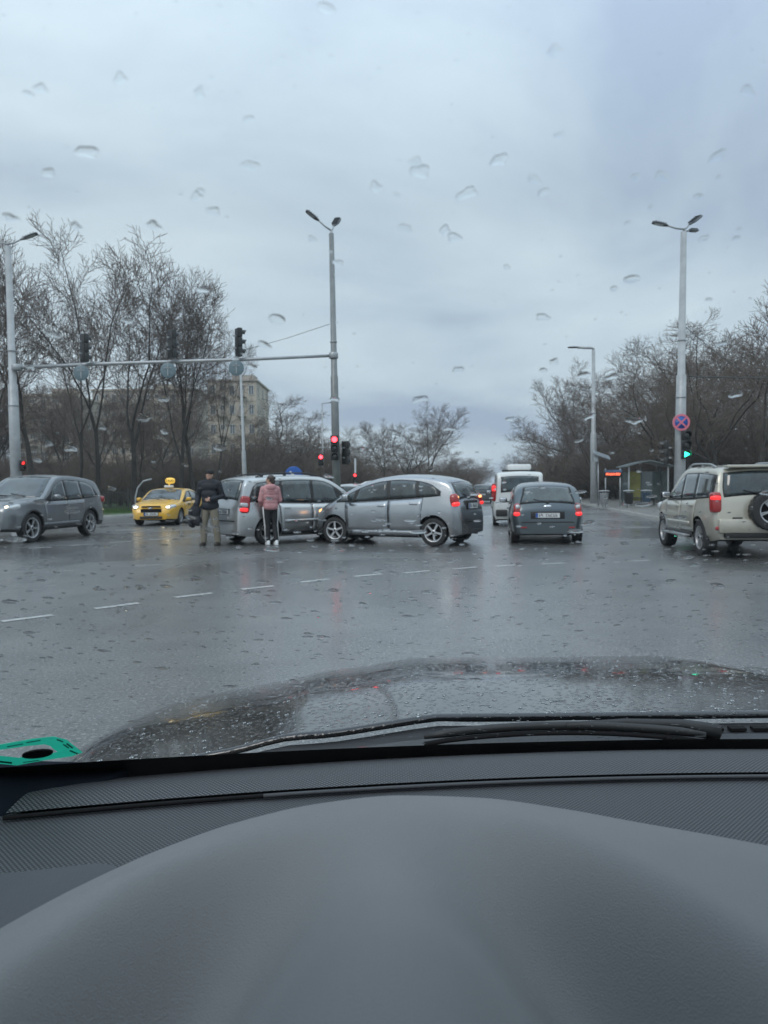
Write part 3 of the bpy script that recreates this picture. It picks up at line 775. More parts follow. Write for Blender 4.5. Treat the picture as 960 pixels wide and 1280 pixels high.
SIDE = lambda belt, H, tum=.78: [(.15, .90), (.26, .95), (.45, .978), (.66, .998), (.74, 1.0), (.82, .985), (belt, .945), (belt + (H - belt) * .55, .865), (H, tum)]
def heading(p_rear, p_front): return math.atan2(p_front[1] - p_rear[1], p_front[0] - p_rear[0])
def rot2(h, x, y): return (x * math.cos(h) - y * math.sin(h), x * math.sin(h) + y * math.cos(h))
def place(h, corner_local, world):
    q = rot2(h, *corner_local); return (world[0] - q[0], world[1] - q[1])

# silver hatchback in the middle, its nose in the minivan's flank
P_silver = paint('paint_silver', (.36, .38, .40), .85, .25)
c = Car(3.9, 1.695, [(-1.95, .60), (-1.935, .76), (-1.90, .90), (-1.82, 1.10), (-1.73, 1.29), (-1.62, 1.39), (-1.3, 1.475), (-.9, 1.52), (-.5, 1.53), (-.1, 1.50), (.3, 1.41), (.68, 1.26), (1.0, 1.08), (1.14, .99), (1.36, .91), (1.57, .80), (1.68, .68), (1.74, .54)], (1.12, -1.35), .305, .98, SIDE(.98, 1.52, .75), wtab=[(-1.95, .80), (-1.89, .88), (-1.75, .955), (-1.4, .99), (-.1, 1), (1.0, .985), (1.35, .93), (1.62, .80), (1.74, .66)])
h1 = R(152.5)
loc = place(h1, (-1.35 * 1.06, .74 * 1.06), (at(543, 683).x, at(543, 683).y))
D1 = ([(-1.50, 1.09), (-1.2, 1.065), (-.3, 1.01), (.6, .965), (1.04, .955)], [(-1.50, 1.17), (-1.25, 1.33), (-.9, 1.405), (-.5, 1.43), (-.1, 1.40), (.3, 1.305), (.68, 1.15), (1.04, .97)])
jazz = build_car('silver_hatchback', 'silver hatchback in the middle of the junction, its nose pushed into the silver minivan', loc, h1, c, P_silver, D1,
          [(-.24, .55, .04, -.10), (.62, .96, -.05, 0), (-.94, -.32, .03, .02), (-1.45, -1.02, .05, .02)][0:4],
          [(-.27, .78, .30, 0, .03), (-1.05, -.29, .32, -.05, 0)], (.205, 5, 'wide'),
          dict(screen=(.15, 1.09), rear_z=(1.02, 1.33), rear_v=1.02, steer=R(6), rear_plate=.86,
               mirror_dx=.30, sill=P_silver,
               lamps=[('tail_lamp', -1.80, .69, .98, .10, .11, .15, 3, (8, 20), M_tail, True), ('tail_lamp_lit_section', -1.835, .71, .905, .09, .105, .05, 3, (8, 20), M_tail_on, True),
                      ('turn_signal', -1.80, .69, 1.04, .095, .085, .045, 3, (8, 20), M_amber_on, True), ('headlight', 1.40, .63, .77, .22, .10, .085, 2.6, (14, -28), M_clear, True), ('turn_signal_lit', 1.54, .60, .75, .10, .09, .05, 2.2, (14, -28), M_amber_on, True)],
               boxes=[('bumper_groove', -1.952, 0, .52, .01, .95, .035, M_black), ('plate_recess', -1.905, 0, .87, .06, .68, .22, M_black), ('grille', 1.74, 0, .5, .03, .7, .12, M_black)]))
jazz.scale = (1.06,) * 3
for o in jazz.children:
    if o.name.startswith('number_plate'): o.location.x -= .03

# silver minivan behind it
P_zaf = paint('paint_light_silver', (.50, .515, .52), .75, .28)
c = Car(4.32, 1.74, [(-2.16, .62), (-2.14, .88), (-2.10, 1.02), (-2.02, 1.3), (-1.93, 1.52), (-1.80, 1.60), (-1.4, 1.645), (-.5, 1.68), (.15, 1.66), (.55, 1.56), (.95, 1.33), (1.25, 1.10), (1.36, 1.04), (1.7, .95), (1.98, .83), (2.11, .68), (2.16, .52)], (1.30, -1.40), .315, 1.02, SIDE(1.02, 1.66, .79))
h2 = R(40)
loc = place(h2, (-2.10, -.80), (-3.35, 17.4))
D2 = ([(-1.88, 1.04), (-1.2, 1.02), (0, .99), (1.18, .985)], [(-1.88, 1.12), (-1.7, 1.46), (-1.2, 1.53), (-.3, 1.56), (.25, 1.53), (.6, 1.40), (.95, 1.17), (1.18, 1.0)])
zaf = build_car('silver_minivan', 'light silver minivan behind the woman in pink, struck in its right side', loc, h2, c, P_zaf, D2,
          [(-.05, .72, .02, -.14), (-.98, -.14, .05, .02), (-1.80, -1.06, .10, .05)], [(-.10, .86, .30, 0, .02), (-1.02, -.12, .32, -.06, 0)], (.21, 5, 'wide'),
          dict(screen=(.42, 1.30), rear_z=(1.10, 1.53), rear_v=1.0, mould=.56, mould_mat=P_zaf, rails=(-1.6, .2), rail_mat=M_black, mirror=P_zaf, mirror_dx=.12, rear_plate=.80,
               lamps=[('tail_lamp', -2.00, .77, .98, .12, .075, .21, 4, (6, 12), M_tail, True), ('reversing_lamp', -2.03, .785, .97, .10, .068, .055, 4, (6, 12), M_clear, True), ('tail_lamp_lit_section', -2.035, .785, .86, .10, .068, .05, 4, (6, 12), M_tail_on, True), ('headlight', 1.82, .66, .80, .22, .11, .10, 2.8, (14, -26), M_clear, True),
                      ('side_repeater', 1.02, .875, .83, .05, .012, .02, 3, (0, 0), M_amber_on, True)],
               boxes=[('bumper_groove', -2.162, 0, .58, .01, 1.1, .035, M_black), ('grille', 2.16, 0, .5, .03, .8, .12, M_black)]))

# grey off-roader on the left
P_x5 = paint('paint_slate_grey', (.20, .215, .225), .6, .3)
c = Car(4.85, 1.93, [(-2.42, .80), (-2.40, .98), (-2.34, 1.12), (-2.20, 1.38), (-2.06, 1.58), (-1.90, 1.67), (-1.4, 1.74), (-.5, 1.79), (-.1, 1.78), (.18, 1.71), (.5, 1.52), (.82, 1.29), (1.02, 1.18), (1.2, 1.15), (1.9, 1.09), (2.25, 1.00), (2.38, .86), (2.42, .62)], (1.50, -1.43), .385, 1.10, SIDE(1.10, 1.78, .80), zb=.30, rc=.085, hood_rc=.10)
pr, pf = at(107, 671), at(39, 678)
h3 = math.atan2(-.995, -.12)
loc = place(h3, (1.50, .86), (pf.x, pf.y))
D3 = ([(-1.95, 1.17), (-1.2, 1.13), (0, 1.10), (.86, 1.09)], [(-1.95, 1.24), (-1.72, 1.48), (-1.2, 1.62), (-.3, 1.66), (0, 1.62), (.3, 1.49), (.6, 1.28), (.86, 1.11)])
build_car('grey_off_roader', 'slate grey off-roader at the left edge with one headlight on, turning towards the camera', loc, h3, c, P_x5, D3,
          [(-.16, .66, .03, -.22), (-1.02, -.24, .06, .03), (-1.86, -1.10, .16, .06)], [(-.20, .92, .42, 0, .03), (-1.05, -.22, .44, -.10, 0)], (.265, 5, 'double'),
          dict(screen=(.14, 1.02), rear_z=(1.16, 1.56), rear_v=1.0, clad=.40, steer=R(-4), mirror_dx=.02, front_plate=.62, arch=M_black, mould=.46, mould_mat=P_x5,
               lamps=[('headlight', 2.10, .74, .93, .22, .13, .085, 3, (12, -30), M_clear, True), ('headlight_beam_lamp', 2.22, .70, .93, .10, .08, .06, 2, (0, -20), M_head_on, True),
                      ('fog_lamp', 2.36, .62, .58, .05, .08, .06, 2, (0, -15), M_clear, True), ('tail_lamp', -2.32, .80, 1.08, .14, .12, .11, 3, (0, 20), M_tail, True)],
               boxes=[('grille', 2.395, .17, .86, .08, .28, .17, M_black), ('grille', 2.395, -.17, .86, .08, .28, .17, M_black), ('air_intake', 2.42, 0, .50, .05, 1.1, .16, M_black), ('skid_plate', 2.40, 0, .36, .08, .9, .08, M_galv)]))

# yellow taxi
P_taxi = paint('paint_taxi_yellow', (.72, .40, .02), .05, .35, .25)
c = Car(4.6, 1.79, [(-2.3, .68), (-2.28, .90), (-2.2, 1.02), (-1.85, 1.07), (-1.62, 1.10), (-1.2, 1.30), (-.8, 1.42), (-.25, 1.47), (.25, 1.43), (.6, 1.29), (1.0, 1.07), (1.2, .99), (1.7, .91), (2.08, .80), (2.24, .66), (2.3, .5)], (1.38, -1.32), .32, .97, SIDE(.97, 1.47, .74))
h4 = R(-90 - 1.5)
fr = atd(188, 609, 27.6)
loc = place(h4, (2.3, 0), (fr.x, 27.6))
D4 = ([(-1.62, 1.04), (-1.0, 1.0), (0, .97), (1.08, .93)], [(-1.62, 1.06), (-1.2, 1.23), (-.8, 1.33), (-.1, 1.37), (.25, 1.33), (.6, 1.20), (1.08, .95)])
taxi = build_car('yellow_taxi', 'yellow taxi saloon facing the camera with headlights on and a roof sign', loc, h4, c, P_taxi, D4,
          [(-.02, .78, .02, -.25), (-.92, -.12, .15, .02)], [(-.06, .95, .30, 0, .04), (-1.0, -.08, .32, -.05, 0)], (.20, 5, 'wide'),
          dict(screen=(.32, 1.16), rear_x=(-1.6, -.95), front_plate=.47, cat='taxi', mirror_dx=.1, mould=.0 or None,
               lamps=[('headlight', 2.02, .66, .74, .24, .13, .085, 3, (14, -30), M_clear, True), ('headlight_beam_lamp', 2.14, .62, .73, .12, .09, .06, 2, (0, -20), M_head_on, True),
                      ('fog_lamp', 2.20, .60, .42, .06, .09, .05, 2, (0, -15), M_clear, True), ('tail_lamp', -2.2, .66, .93, .1, .14, .09, 3, (0, 20), M_tail, True)],
               boxes=[('grille', 2.27, 0, .74, .08, .72, .10, M_dark), ('grille_bar', 2.315, 0, .70, .01, .74, .035, P_taxi), ('grille', 2.285, 0, .60, .06, .78, .13, M_dark), ('air_intake', 2.30, 0, .33, .03, .85, .10, M_black), ('badge', 2.325, 0, .70, .015, .14, .05, M_chrome)]))
taxi.scale = (1, 1, .95)
# roof sign: a white foot with a yellow lit box
bm = bmesh.new(); box(bm, (.1, 0, 1.56), (.20, .34, .10), bevel=.02); rs = obj('roof_sign_foot', bm, M_white, taxi)
M_tsign = mat('taxi_sign_yellow', (.8, .5, .05), .3, 0, .4, .06, 8, emit=.5, ecol=(1, .6, .1))
bm = bmesh.new(); blob(bm, (.1, .05, 1.80), (.09, .20, .13), 2.6); tube(bm, [(.1, 0, 1.6), (.1, .03, 1.72)], .03, 8); rs2 = obj('roof_sign', bm, M_tsign, taxi)
def lettering(txt, size, M4, m, parent, depth=.004, name='lettering'):
    cu = bpy.data.curves.new('t', 'FONT'); cu.body = txt; cu.size = size; cu.align_x = 'CENTER'; cu.align_y = 'CENTER'; cu.extrude = depth
    o = bpy.data.objects.new('t', cu); C.objects.link(o)
    dg = bpy.context.evaluated_depsgraph_get(); me = bpy.data.meshes.new_from_object(o.evaluated_get(dg)); bpy.data.objects.remove(o)
    me.transform(M4); me.materials.clear(); me.materials.append(m); me.name = name
    return obj(name, me, None, parent)
FX = Matrix(((0, 0, 1, 0), (1, 0, 0, 0), (0, 1, 0, 0), (0, 0, 0, 1)))       # text reads from the +x side
lettering('TAXI', .15, Matrix.Translation((.192, .05, 1.80)) @ FX, M_ink, rs2)
FYL = Matrix(((-1, 0, 0, 0), (0, 0, 1, 0), (0, 1, 0, 0), (0, 0, 0, 1)))     # text reads from the +y side
for x, s_, tx in ((.42, .17, 'TAXI'), (-.85, .15, 'TAXI')):
    lettering(tx, s_, Matrix.Translation((x, c.S(x, .82) + .012, .80)) @ FYL, M_ink, taxi)
bm = bmesh.new(); lathe(bm, [(.13, 0), (.13, .006)], 24, 'Y', M=Matrix.Translation((-.18, c.S(-.18, .66) + .006, .66))); obj('door_emblem', bm, mat('emblem_blue', (.08, .25, .5), .4), taxi)

# dark hatchback seen from behind
P_mic = paint('paint_dark_blue_grey', (.075, .10, .115), .5, .3, .3)
c = Car(3.72, 1.66, [(-1.86, .60), (-1.85, .78), (-1.80, .92), (-1.66, 1.16), (-1.50, 1.38), (-1.34, 1.46), (-.9, 1.52), (-.3, 1.54), (.2, 1.50), (.55, 1.38), (.9, 1.16), (1.1, 1.03), (1.4, .95), (1.66, .82), (1.8, .66), (1.86, .5)], (1.18, -1.25), .30, .98, SIDE(.98, 1.52, .60), rc=.20,
        wtab=[(-1.86, .76), (-1.80, .86), (-1.66, .94), (-1.3, .99), (0, 1), (1.1, .985), (1.5, .92), (1.76, .78), (1.86, .66)])
h5 = R(90 - 8.0); p5 = atd(684.5, 609, 17.0)
loc = place(h5, (-1.86, 0), (p5.x, 17.0))
D5 = ([(-1.40, 1.07), (-.9, 1.02), (0, .98), (1.0, .96)], [(-1.40, 1.17), (-1.15, 1.36), (-.7, 1.42), (-.1, 1.43), (.25, 1.36), (.6, 1.2), (1.0, .98)])
mic = build_car('dark_hatchback', 'dark blue-grey hatchback seen from behind with both tail lamps lit, waiting behind the white van', loc, h5, c, P_mic, D5,
          [(-.15, .6, .02, -.1), (-.85, -.23, .06, .02), (-1.34, -.95, .08, .06)], [(-.18, .8, .28, 0, .02), (-.98, -.2, .32, -.05, 0)], (.19, 5, 'wide'),
          dict(screen=(.35, 1.06), rear_z=(1.02, 1.40), rear_v=1.05, rear_plate=.72, sill=P_mic, mirror_dx=.1,
               lamps=[('tail_lamp', -1.77, .66, .86, .07, .085, .165, 2.6, (12, 16), M_tail, True), ('brake_lamp_lit', -1.825, .665, .755, .045, .085, .055, 2.4, (8, 16), M_tail_on, True),
                      ('reversing_lamp', -1.80, .655, .93, .055, .055, .06, 2.4, (12, 16), M_clear, True), ('third_brake_lamp', -1.60, 0, 1.22, .012, .07, .025, 3, (0, 0), M_tail_on, False), ('rear_badge', -1.80, 0, .945, .02, .09, .035, 2, (25, 0), M_chrome, False)],
               boxes=[('bumper_groove', -1.862, 0, .55, .01, 1.15, .025, M_black), ('plate_recess', -1.845, 0, .72, .03, .74, .19, M_black), ('reflector', -1.866, .52, .42, .012, .13, .035, M_tail), ('reflector', -1.866, -.52, .42, .012, .13, .035, M_tail)]))
mic.scale = (1, 1.04, .93)
# white van ahead of it
P_van = paint('paint_van_white', (.62, .64, .63), 0, .35, .4)
c = Car(4.1, 1.82, [(-2.05, .65), (-2.045, 1.1), (-2.02, 1.5), (-1.96, 1.74), (-1.85, 1.80), (-1.4, 1.83), (0, 1.85), (.45, 1.78), (.8, 1.55), (1.15, 1.22), (1.3, 1.12), (1.6, 1.03), (1.9, .88), (2.02, .7), (2.05, .55)], (1.3, -1.25), .31, 1.08, SIDE(1.08, 1.84, .86), rc=.09,
        wtab=[(-2.05, .88), (-2.0, .93), (-1.85, .97), (-1.2, 1), (0, 1), (1.1, .985), (1.6, .93), (1.95, .8), (2.05, .68)])
h6 = R(90 - 7.5); p6 = atd(650, 609, 24.6); loc = place(h6, (-2.05, 0), (p6.x, 24.6))
D6 = ([(.05, 1.06), (.6, 1.05), (1.1, 1.03)], [(.05, 1.62), (.35, 1.62), (.7, 1.42), (1.1, 1.08)])
van = build_car('white_van', 'small white van with a white roof box, seen from behind ahead of the dark hatchback', loc, h6, c, P_van, D6,
          [(.12, .8, .0, -.1)], [(.0, 1.0, .35, 0, 0), (-1.0, -.03, .35, 0, 0)], (.19, 5, 'wide'),
          dict(screen=(.55, 1.26), rear_z=(1.16, 1.64), rear_v=1.0, cat='van', mould=.62, mirror=M_black, rear_plate=.80,
               lamps=[('tail_lamp', -2.0, .86, 1.15, .05, .075, .30, 5, (0, 8), M_tail, True), ('brake_lamp_lit', -2.02, .862, 1.28, .05, .07, .10, 4, (0, 8), M_tail_on, True)],
               boxes=[('rear_bumper', -2.06, 0, .46, .10, 1.6, .22, M_black), ('rear_door_gap', -2.052, 0, .95, .012, .014, .7, M_black), ('roof_box', -.9, 0, 1.99, 1.3, .80, .20, M_white), ('roof_bar', -.4, 0, 1.89, .05, 1.1, .05, M_black), ('roof_bar', -1.4, 0, 1.89, .05, 1.1, .05, M_black)]))
# beige off-roader at the right edge with a spare wheel on its tailgate
P_rav = paint('paint_champagne', (.50, .475, .40), .4, .34, .55)
c = Car(3.95, 1.735, [(-1.975, .78), (-1.96, 1.0), (-1.93, 1.12), (-1.86, 1.40), (-1.79, 1.58), (-1.66, 1.635), (-1.3, 1.66), (-.3, 1.69), (.0, 1.67), (.3, 1.53), (.65, 1.26), (.85, 1.12), (1.05, 1.08), (1.5, 1.02), (1.8, .90), (1.93, .74), (1.975, .6)], (1.2, -1.22), .345, 1.06, SIDE(1.06, 1.68, .80), zb=.30, rc=.09,
        wtab=[(-1.975, .86), (-1.9, .925), (-1.75, .965), (-1.3, 1), (0, 1), (1.1, .985), (1.5, .93), (1.85, .8), (1.975, .68)])
prr, prf = at(872, 697), at(836, 686)
h7 = R(90 - 5.0); loc = place(h7, (-1.22, .80), (prr.x + .20, 13.9))
D7 = ([(-1.78, 1.12), (-1.2, 1.09), (0, 1.05), (.8, 1.04)], [(-1.78, 1.50), (-1.5, 1.53), (-.8, 1.56), (-.2, 1.56), (.05, 1.48), (.4, 1.25), (.8, 1.05)])
rav = build_car('beige_off_roader', 'beige off-roader at the right edge with roof rails and a spare wheel on its tailgate', loc, h7, c, P_rav, D7,
          [(-.12, .50, .02, -.16), (-.88, -.19, .02, .02), (-1.70, -.96, .04, .02)], [(-.12, .82, .40, 0, .02), (-.95, -.14, .44, -.08, 0)], (.215, 5, 'double'),
          dict(screen=(.22, .84), rear_z=(1.14, 1.53), rear_v=1.04, clad=.36, rails=(-1.5, .1), rail_mat=M_galv, mould=.60, mould_mat=P_rav, mirror_dx=.12, mirror=M_black, rear_plate=.52,
               lamps=[('tail_lamp', -1.90, .775, 1.02, .085, .085, .185, 5, (4, 12), M_tail, True), ('brake_lamp_lit', -1.925, .778, 1.10, .070, .080, .045, 4, (4, 12), M_tail_on, True), ('headlight', 1.8, .62, .86, .12, .14, .1, 3, (14, -26), M_clear, True),
                      ('rear_fog_lamp', -1.99, .72, .56, .03, .09, .04, 4, (0, 12), M_tail, True)],
               boxes=[('rear_bumper', -2.0, 0, .60, .14, 1.52, .26, P_rav), ('bumper_guard', -1.99, 0, .44, .10, 1.3, .12, M_black), ('tailgate_handle', -1.985, .42, .72, .03, .17, .07, M_black), ('roof_spoiler', -1.80, 0, 1.665, .22, 1.15, .05, P_rav), ('side_step', 0, .90, .36, 1.5, .14, .04, M_galv), ('mud_flap', -1.66, .76, .30, .015, .22, .22, M_black), ('mud_flap', -1.66, -.76, .30, .015, .22, .22, M_black)]))
wm, rm = wheel_mesh(.345, .24, .215, 5, 'double')
sw = obj('spare_wheel', wm, None, rav); sw.location = (-2.07, -.10, .87); sw.rotation_euler = (0, 0, R(90)); obj('rim', rm, None, sw)

# more cars down the road
def small_car(label, px, d, hd, col, H=1.48, name='distant_car', cat='car', lit=True, group=None):
    k = H / 1.5
    c = Car(4.1, 1.72, [(-2.05, .6 * k), (-2.02, .9 * k), (-1.85, 1.2 * k), (-1.6, 1.42 * k), (-1.0, 1.48 * k), (-.3, 1.5 * k), (.3, 1.45 * k), (.7, 1.25 * k), (1.1, 1.02 * k), (1.7, .9 * k), (1.95, .72 * k), (2.05, .5 * k)], (1.25, -1.3), .31, .98 * k, SIDE(.98 * k, 1.5 * k))
    p = atd(px, 609, d)
    return build_car(name, label, (p.x, d), hd, c, paint('paint_' + label.split()[0] + '_' + str(px), col, .3), ([(-1.7, 1.04 * k), (0, .99 * k), (1.0, .96 * k)], [(-1.7, 1.1 * k), (-1.3, 1.33 * k), (-.3, 1.4 * k), (.3, 1.34 * k), (1.0, .98 * k)]),
              [(-.1, .7, 0, -.15), (-1.6, -.2, .1, 0)], [(-.1, .85, .3, 0, 0), (-1.0, -.12, .3, 0, 0)], (.2, 5, 'wide'),
              dict(screen=(.36, 1.06), rear_z=(1.05 * k, 1.36 * k), cat=cat, rear_plate=.7,
                   lamps=[('tail_lamp', -1.93, .66, .9 * k, .08, .1, .12, 3, (0, 20), M_tail_on if lit else M_tail, True), ('headlight', 1.85, .62, .74, .12, .13, .08, 3, (0, -26), M_clear, True)]), group)
small_car('white car of which only the roof shows between the two silver cars', 470, 26.2, R(174), (.7, .71, .71), 1.6)
small_car('pale grey car half hidden behind the middle lamp mast base', 434, 33, R(150), (.45, .47, .48), 1.5)
small_car('dark car far down the road, between the silver hatchback and the white van', 603, 62, R(82), (.04, .045, .05), 1.5, lit=False)
small_car('grey car farthest down the road ahead', 614, 75, R(81), (.2, .2, .21), 1.5)

# ------------------------------------------------------------------ lamp masts, gantry, signals, signs
def led_head(parent, base, d, ln=.85, wd=.30, arm=.9, droop=.1):
    """street-lamp arm and flat LED head; d is the direction in plan, rising as it goes out"""
    d = Vector(d).normalized(); up = Vector((0, 0, 1)); a = bmesh.new()
    p0 = Vector(base); p1 = p0 + d * arm
    tube(a, [p0, p0.lerp(p1, .5) + Vector((0, 0, -droop * .3)), p1], [.038, .034, .032], 8); ao = obj('arm', a, M_galv, parent)
    h = bmesh.new(); side = d.cross(up).normalized(); nrm = side.cross(d).normalized()
    Rm = Matrix((d, side, nrm)).transposed()
    c_ = p1 + d * ln * .5
    prof = [(-.5, .28), (-.42, .45), (-.2, .9), (.15, 1), (.42, .85), (.5, .55)]
    rings = []
    for t, f in prof:
        q = c_ + d * ln * t; w2 = wd / 2 * f; th = .05 * (.6 + .4 * f)
        rings.append([h.verts.new(q + Rm @ Vector((0, y, z))) for y, z in ((-w2, -th * .6), (-w2, th * .2), (-w2 * .6, th), (w2 * .6, th), (w2, th * .2), (w2, -th * .6))])
    for r0, r1 in zip(rings, rings[1:]):
        for k in range(6): h.faces.new((r0[k], r0[(k + 1) % 6], r1[(k + 1) % 6], r1[k]))
    h.faces.new(rings[0][::-1]); h.faces.new(rings[-1])
    for k in range(5): box(h, c_ + d * (-.25 + .13 * k) * ln / .85 + Rm @ Vector((0, 0, .06)), (.02, wd * .7, .035), Rm)
    ho = obj('lamp_head', h, M_lampd, ao)
    g = bmesh.new(); box(g, c_ - nrm * .034 + d * .06, (ln * .55, wd * .7, .012), Rm); obj('lamp_glass', g, M_clear, parent)
def mast(name, label, pos, H, r0, r1, r2, split, zb=.12, cat='street lamp', m=M_pole, lean=0):
    t = thing(name, label, cat, (pos[0], pos[1], zb))
    t.rotation_euler = (0, R(lean), 0)
    b = bmesh.new(); tube(b, [(0, 0, 0), (0, 0, split), (0, 0, split + .03), (0, 0, H)], [r0, r1, r2 * 1.02, r2 * .8], 16); obj('pole', b, m, t)
    b = bmesh.new(); lathe(b, [(r0 * 1.5, 0), (r0 * 1.5, .03), (r0 * 1.1, .05), (r0 * 1.05, .5), (r0, .52)], 16); obj('base_collar', b, m, t)
    b = bmesh.new(); box(b, (0, -r0 * .97, 1.1), (.12, .02, .36), bevel=.008); obj('service_door', b, M_galv, t)
    for z in (H * .42, H * .62):
        rr_ = (r0 + (r1 - r0) * z / split if z < split else r2) * 1.02; b = bmesh.new(); lathe(b, [(rr_ + .012, z), (rr_ + .014, z + .05)], 16); obj('steel_band', b, M_galv, t)
    return t
def loc_up(px, py, d, base): return (atd(px, py, d).z - base)
ZB = .12
# middle mast, carrying the signal bar
PM = atd(421, 609, 30.2); HM = loc_up(415, 292, 30.2, ZB)
mm = mast('lamp_mast', 'tall grey lamp mast in the middle, carrying red signals and the signal bar', (PM.x, 30.2), HM, .17, .15, .125, HM * .5, m=M_polem, lean=-.45)
led_head(mm, (0, 0, HM + .12), (-.85, -.25, .62), .62, .30, .62); led_head(mm, (0, 0, HM + .12), (.16, .75, .62), .9, .34, .5)
b = bmesh.new(); tube(b, [(0, 0, HM - .1), (0, 0, HM + .15)], .05, 10); obj('mast_tip', b, M_galv, mm)
# left mast
PL = atd(21, 609, 30.6); HL = loc_up(12, 308, 30.6, ZB)
ml = mast('lamp_mast', 'lamp mast at the left edge, pale grey, holding the left end of the signal bar', (PL.x, 30.6), HL, .23, .19, .15, HL * .5, lean=-.5)
led_head(ml, (0, 0, HL + .08), (.95, .1, .38), .72, .30, .55); led_head(ml, (0, 0, HL + .08), (-.95, .1, .38), .72, .30, .55)
# right mast on the pavement
PR = atd(849, 609, 28.0); HR = loc_up(853, 290, 28.0, ZB)
mr_ = mast('lamp_mast', 'tall pale lamp mast on the right pavement, with the green signal on it', (PR.x, 28.0), HR, .215, .175, .135, HR * .5, lean=.75)
led_head(mr_, (0, 0, HR + .1), (-.97, -.1, .17), .62, .26, .62); led_head(mr_, (0, 0, HR + .1), (.62, .5, .52), .95, .34, .45); led_head(mr_, (0, 0, HR + .06), (.95, .35, .10), .42, .22, .25)
# single-arm lamp by the bus stop and far ones
def arm_lamp(label, px, top, d, side, H_arm=1.1, r=.12, zb=.1, name='street_lamp'):
    p = atd(px, 609, d); H = loc_up(px, top, d, zb)
    t = thing(name, label, 'street lamp', (p.x, d, zb)); b = bmesh.new(); tube(b, [(0, 0, 0), (0, 0, H * .45), (0, 0, H * .46), (0, 0, H - .15)], [r * 1.25, r * 1.1, r * .8, r * .6], 12); obj('pole', b, M_pole, t)
    b = bmesh.new(); s_ = side; tube(b, [(0, 0, H - .2), (0, 0, H - .05), (s_ * .12, 0, H), (s_ * H_arm, 0, H + .05)], r * .45, 8); obj('arm', b, M_galv, t)
    b = bmesh.new(); blob(b, (s_ * (H_arm + .3), 0, H + .06), (.38, .13, .055), 3, nu=14, nv=8); obj('lamp_head', b, M_lampd, t)
    return t
arm_lamp('grey street lamp with one arm to the left, standing left of the bus stop sign', 742, 435, 51, -1, r=.19)
arm_lamp('small curved street lamp far away just left of the middle lamp mast', 404, 504, 60, 1, .7, .09)
arm_lamp('thin far lamp post right of the red signals on the median', 459, 562, 78, -1, .4, .10)
# slender white post under the right part of the bar
p = atd(307, 609, 33.0); Hs = loc_up(304, 458, 33.0, .12)
t = thing('support_post', 'slender tapering white post below the rightmost bar-mounted signal', 'post', (p.x, 33.0, 0.0)); t.rotation_euler = (0, R(-1.2), 0)
b = bmesh.new(); tube(b, [(0, 0, 0), (0, 0, Hs * .45), (0, 0, Hs * .46), (0, 0, Hs)], [.115, .095, .07, .05], 12); obj('pole', b, M_pole, t)
b = bmesh.new(); lathe(b, [(.07, Hs), (.08, Hs + .05), (.02, Hs + .09)], 12); obj('pole_cap', b, M_galv, t)
# signal bar between the left and the middle masts
A_ = atd(21, 459.5, 30.6); B_ = atd(417, 444.5, 30.2)
t = thing('signal_bar', 'long thin steel bar spanning between the left and middle lamp masts', 'gantry', tuple(A_))
b = bmesh.new(); V_ = B_ - A_; tube(b, [Vector((.05, 0, 0)), V_ * .25 + Vector((0, 0, .02)), V_ * .5, V_ * .75 + Vector((0, 0, -.02)), V_ - Vector((.05, 0, 0))], [.075, .075, .07, .065, .06], 10); obj('bar', b, M_galv, t)
for q, rr_ in ((Vector((0, 0, 0)), .20), (V_, .17)):
    b = bmesh.new(); lathe(b, [(rr_, -.12), (rr_ + .015, -.1), (rr_ + .015, .1), (rr_, .12)], 16, M=Matrix.Translation(q)); obj('clamp', b, M_galv, t)
t = thing('stay_cable', 'thin stay cable from the middle lamp mast down to the rightmost bar-mounted signal', 'cable', tuple(atd(412, 405, 30.2)))
q = atd(303, 438, 30.4) - atd(412, 405, 30.2); b = bmesh.new(); tube(b, [(0, 0, 0), q * .5 + Vector((0, 0, -.05)), q], .014, 5); obj('wire', b, M_galv, t)

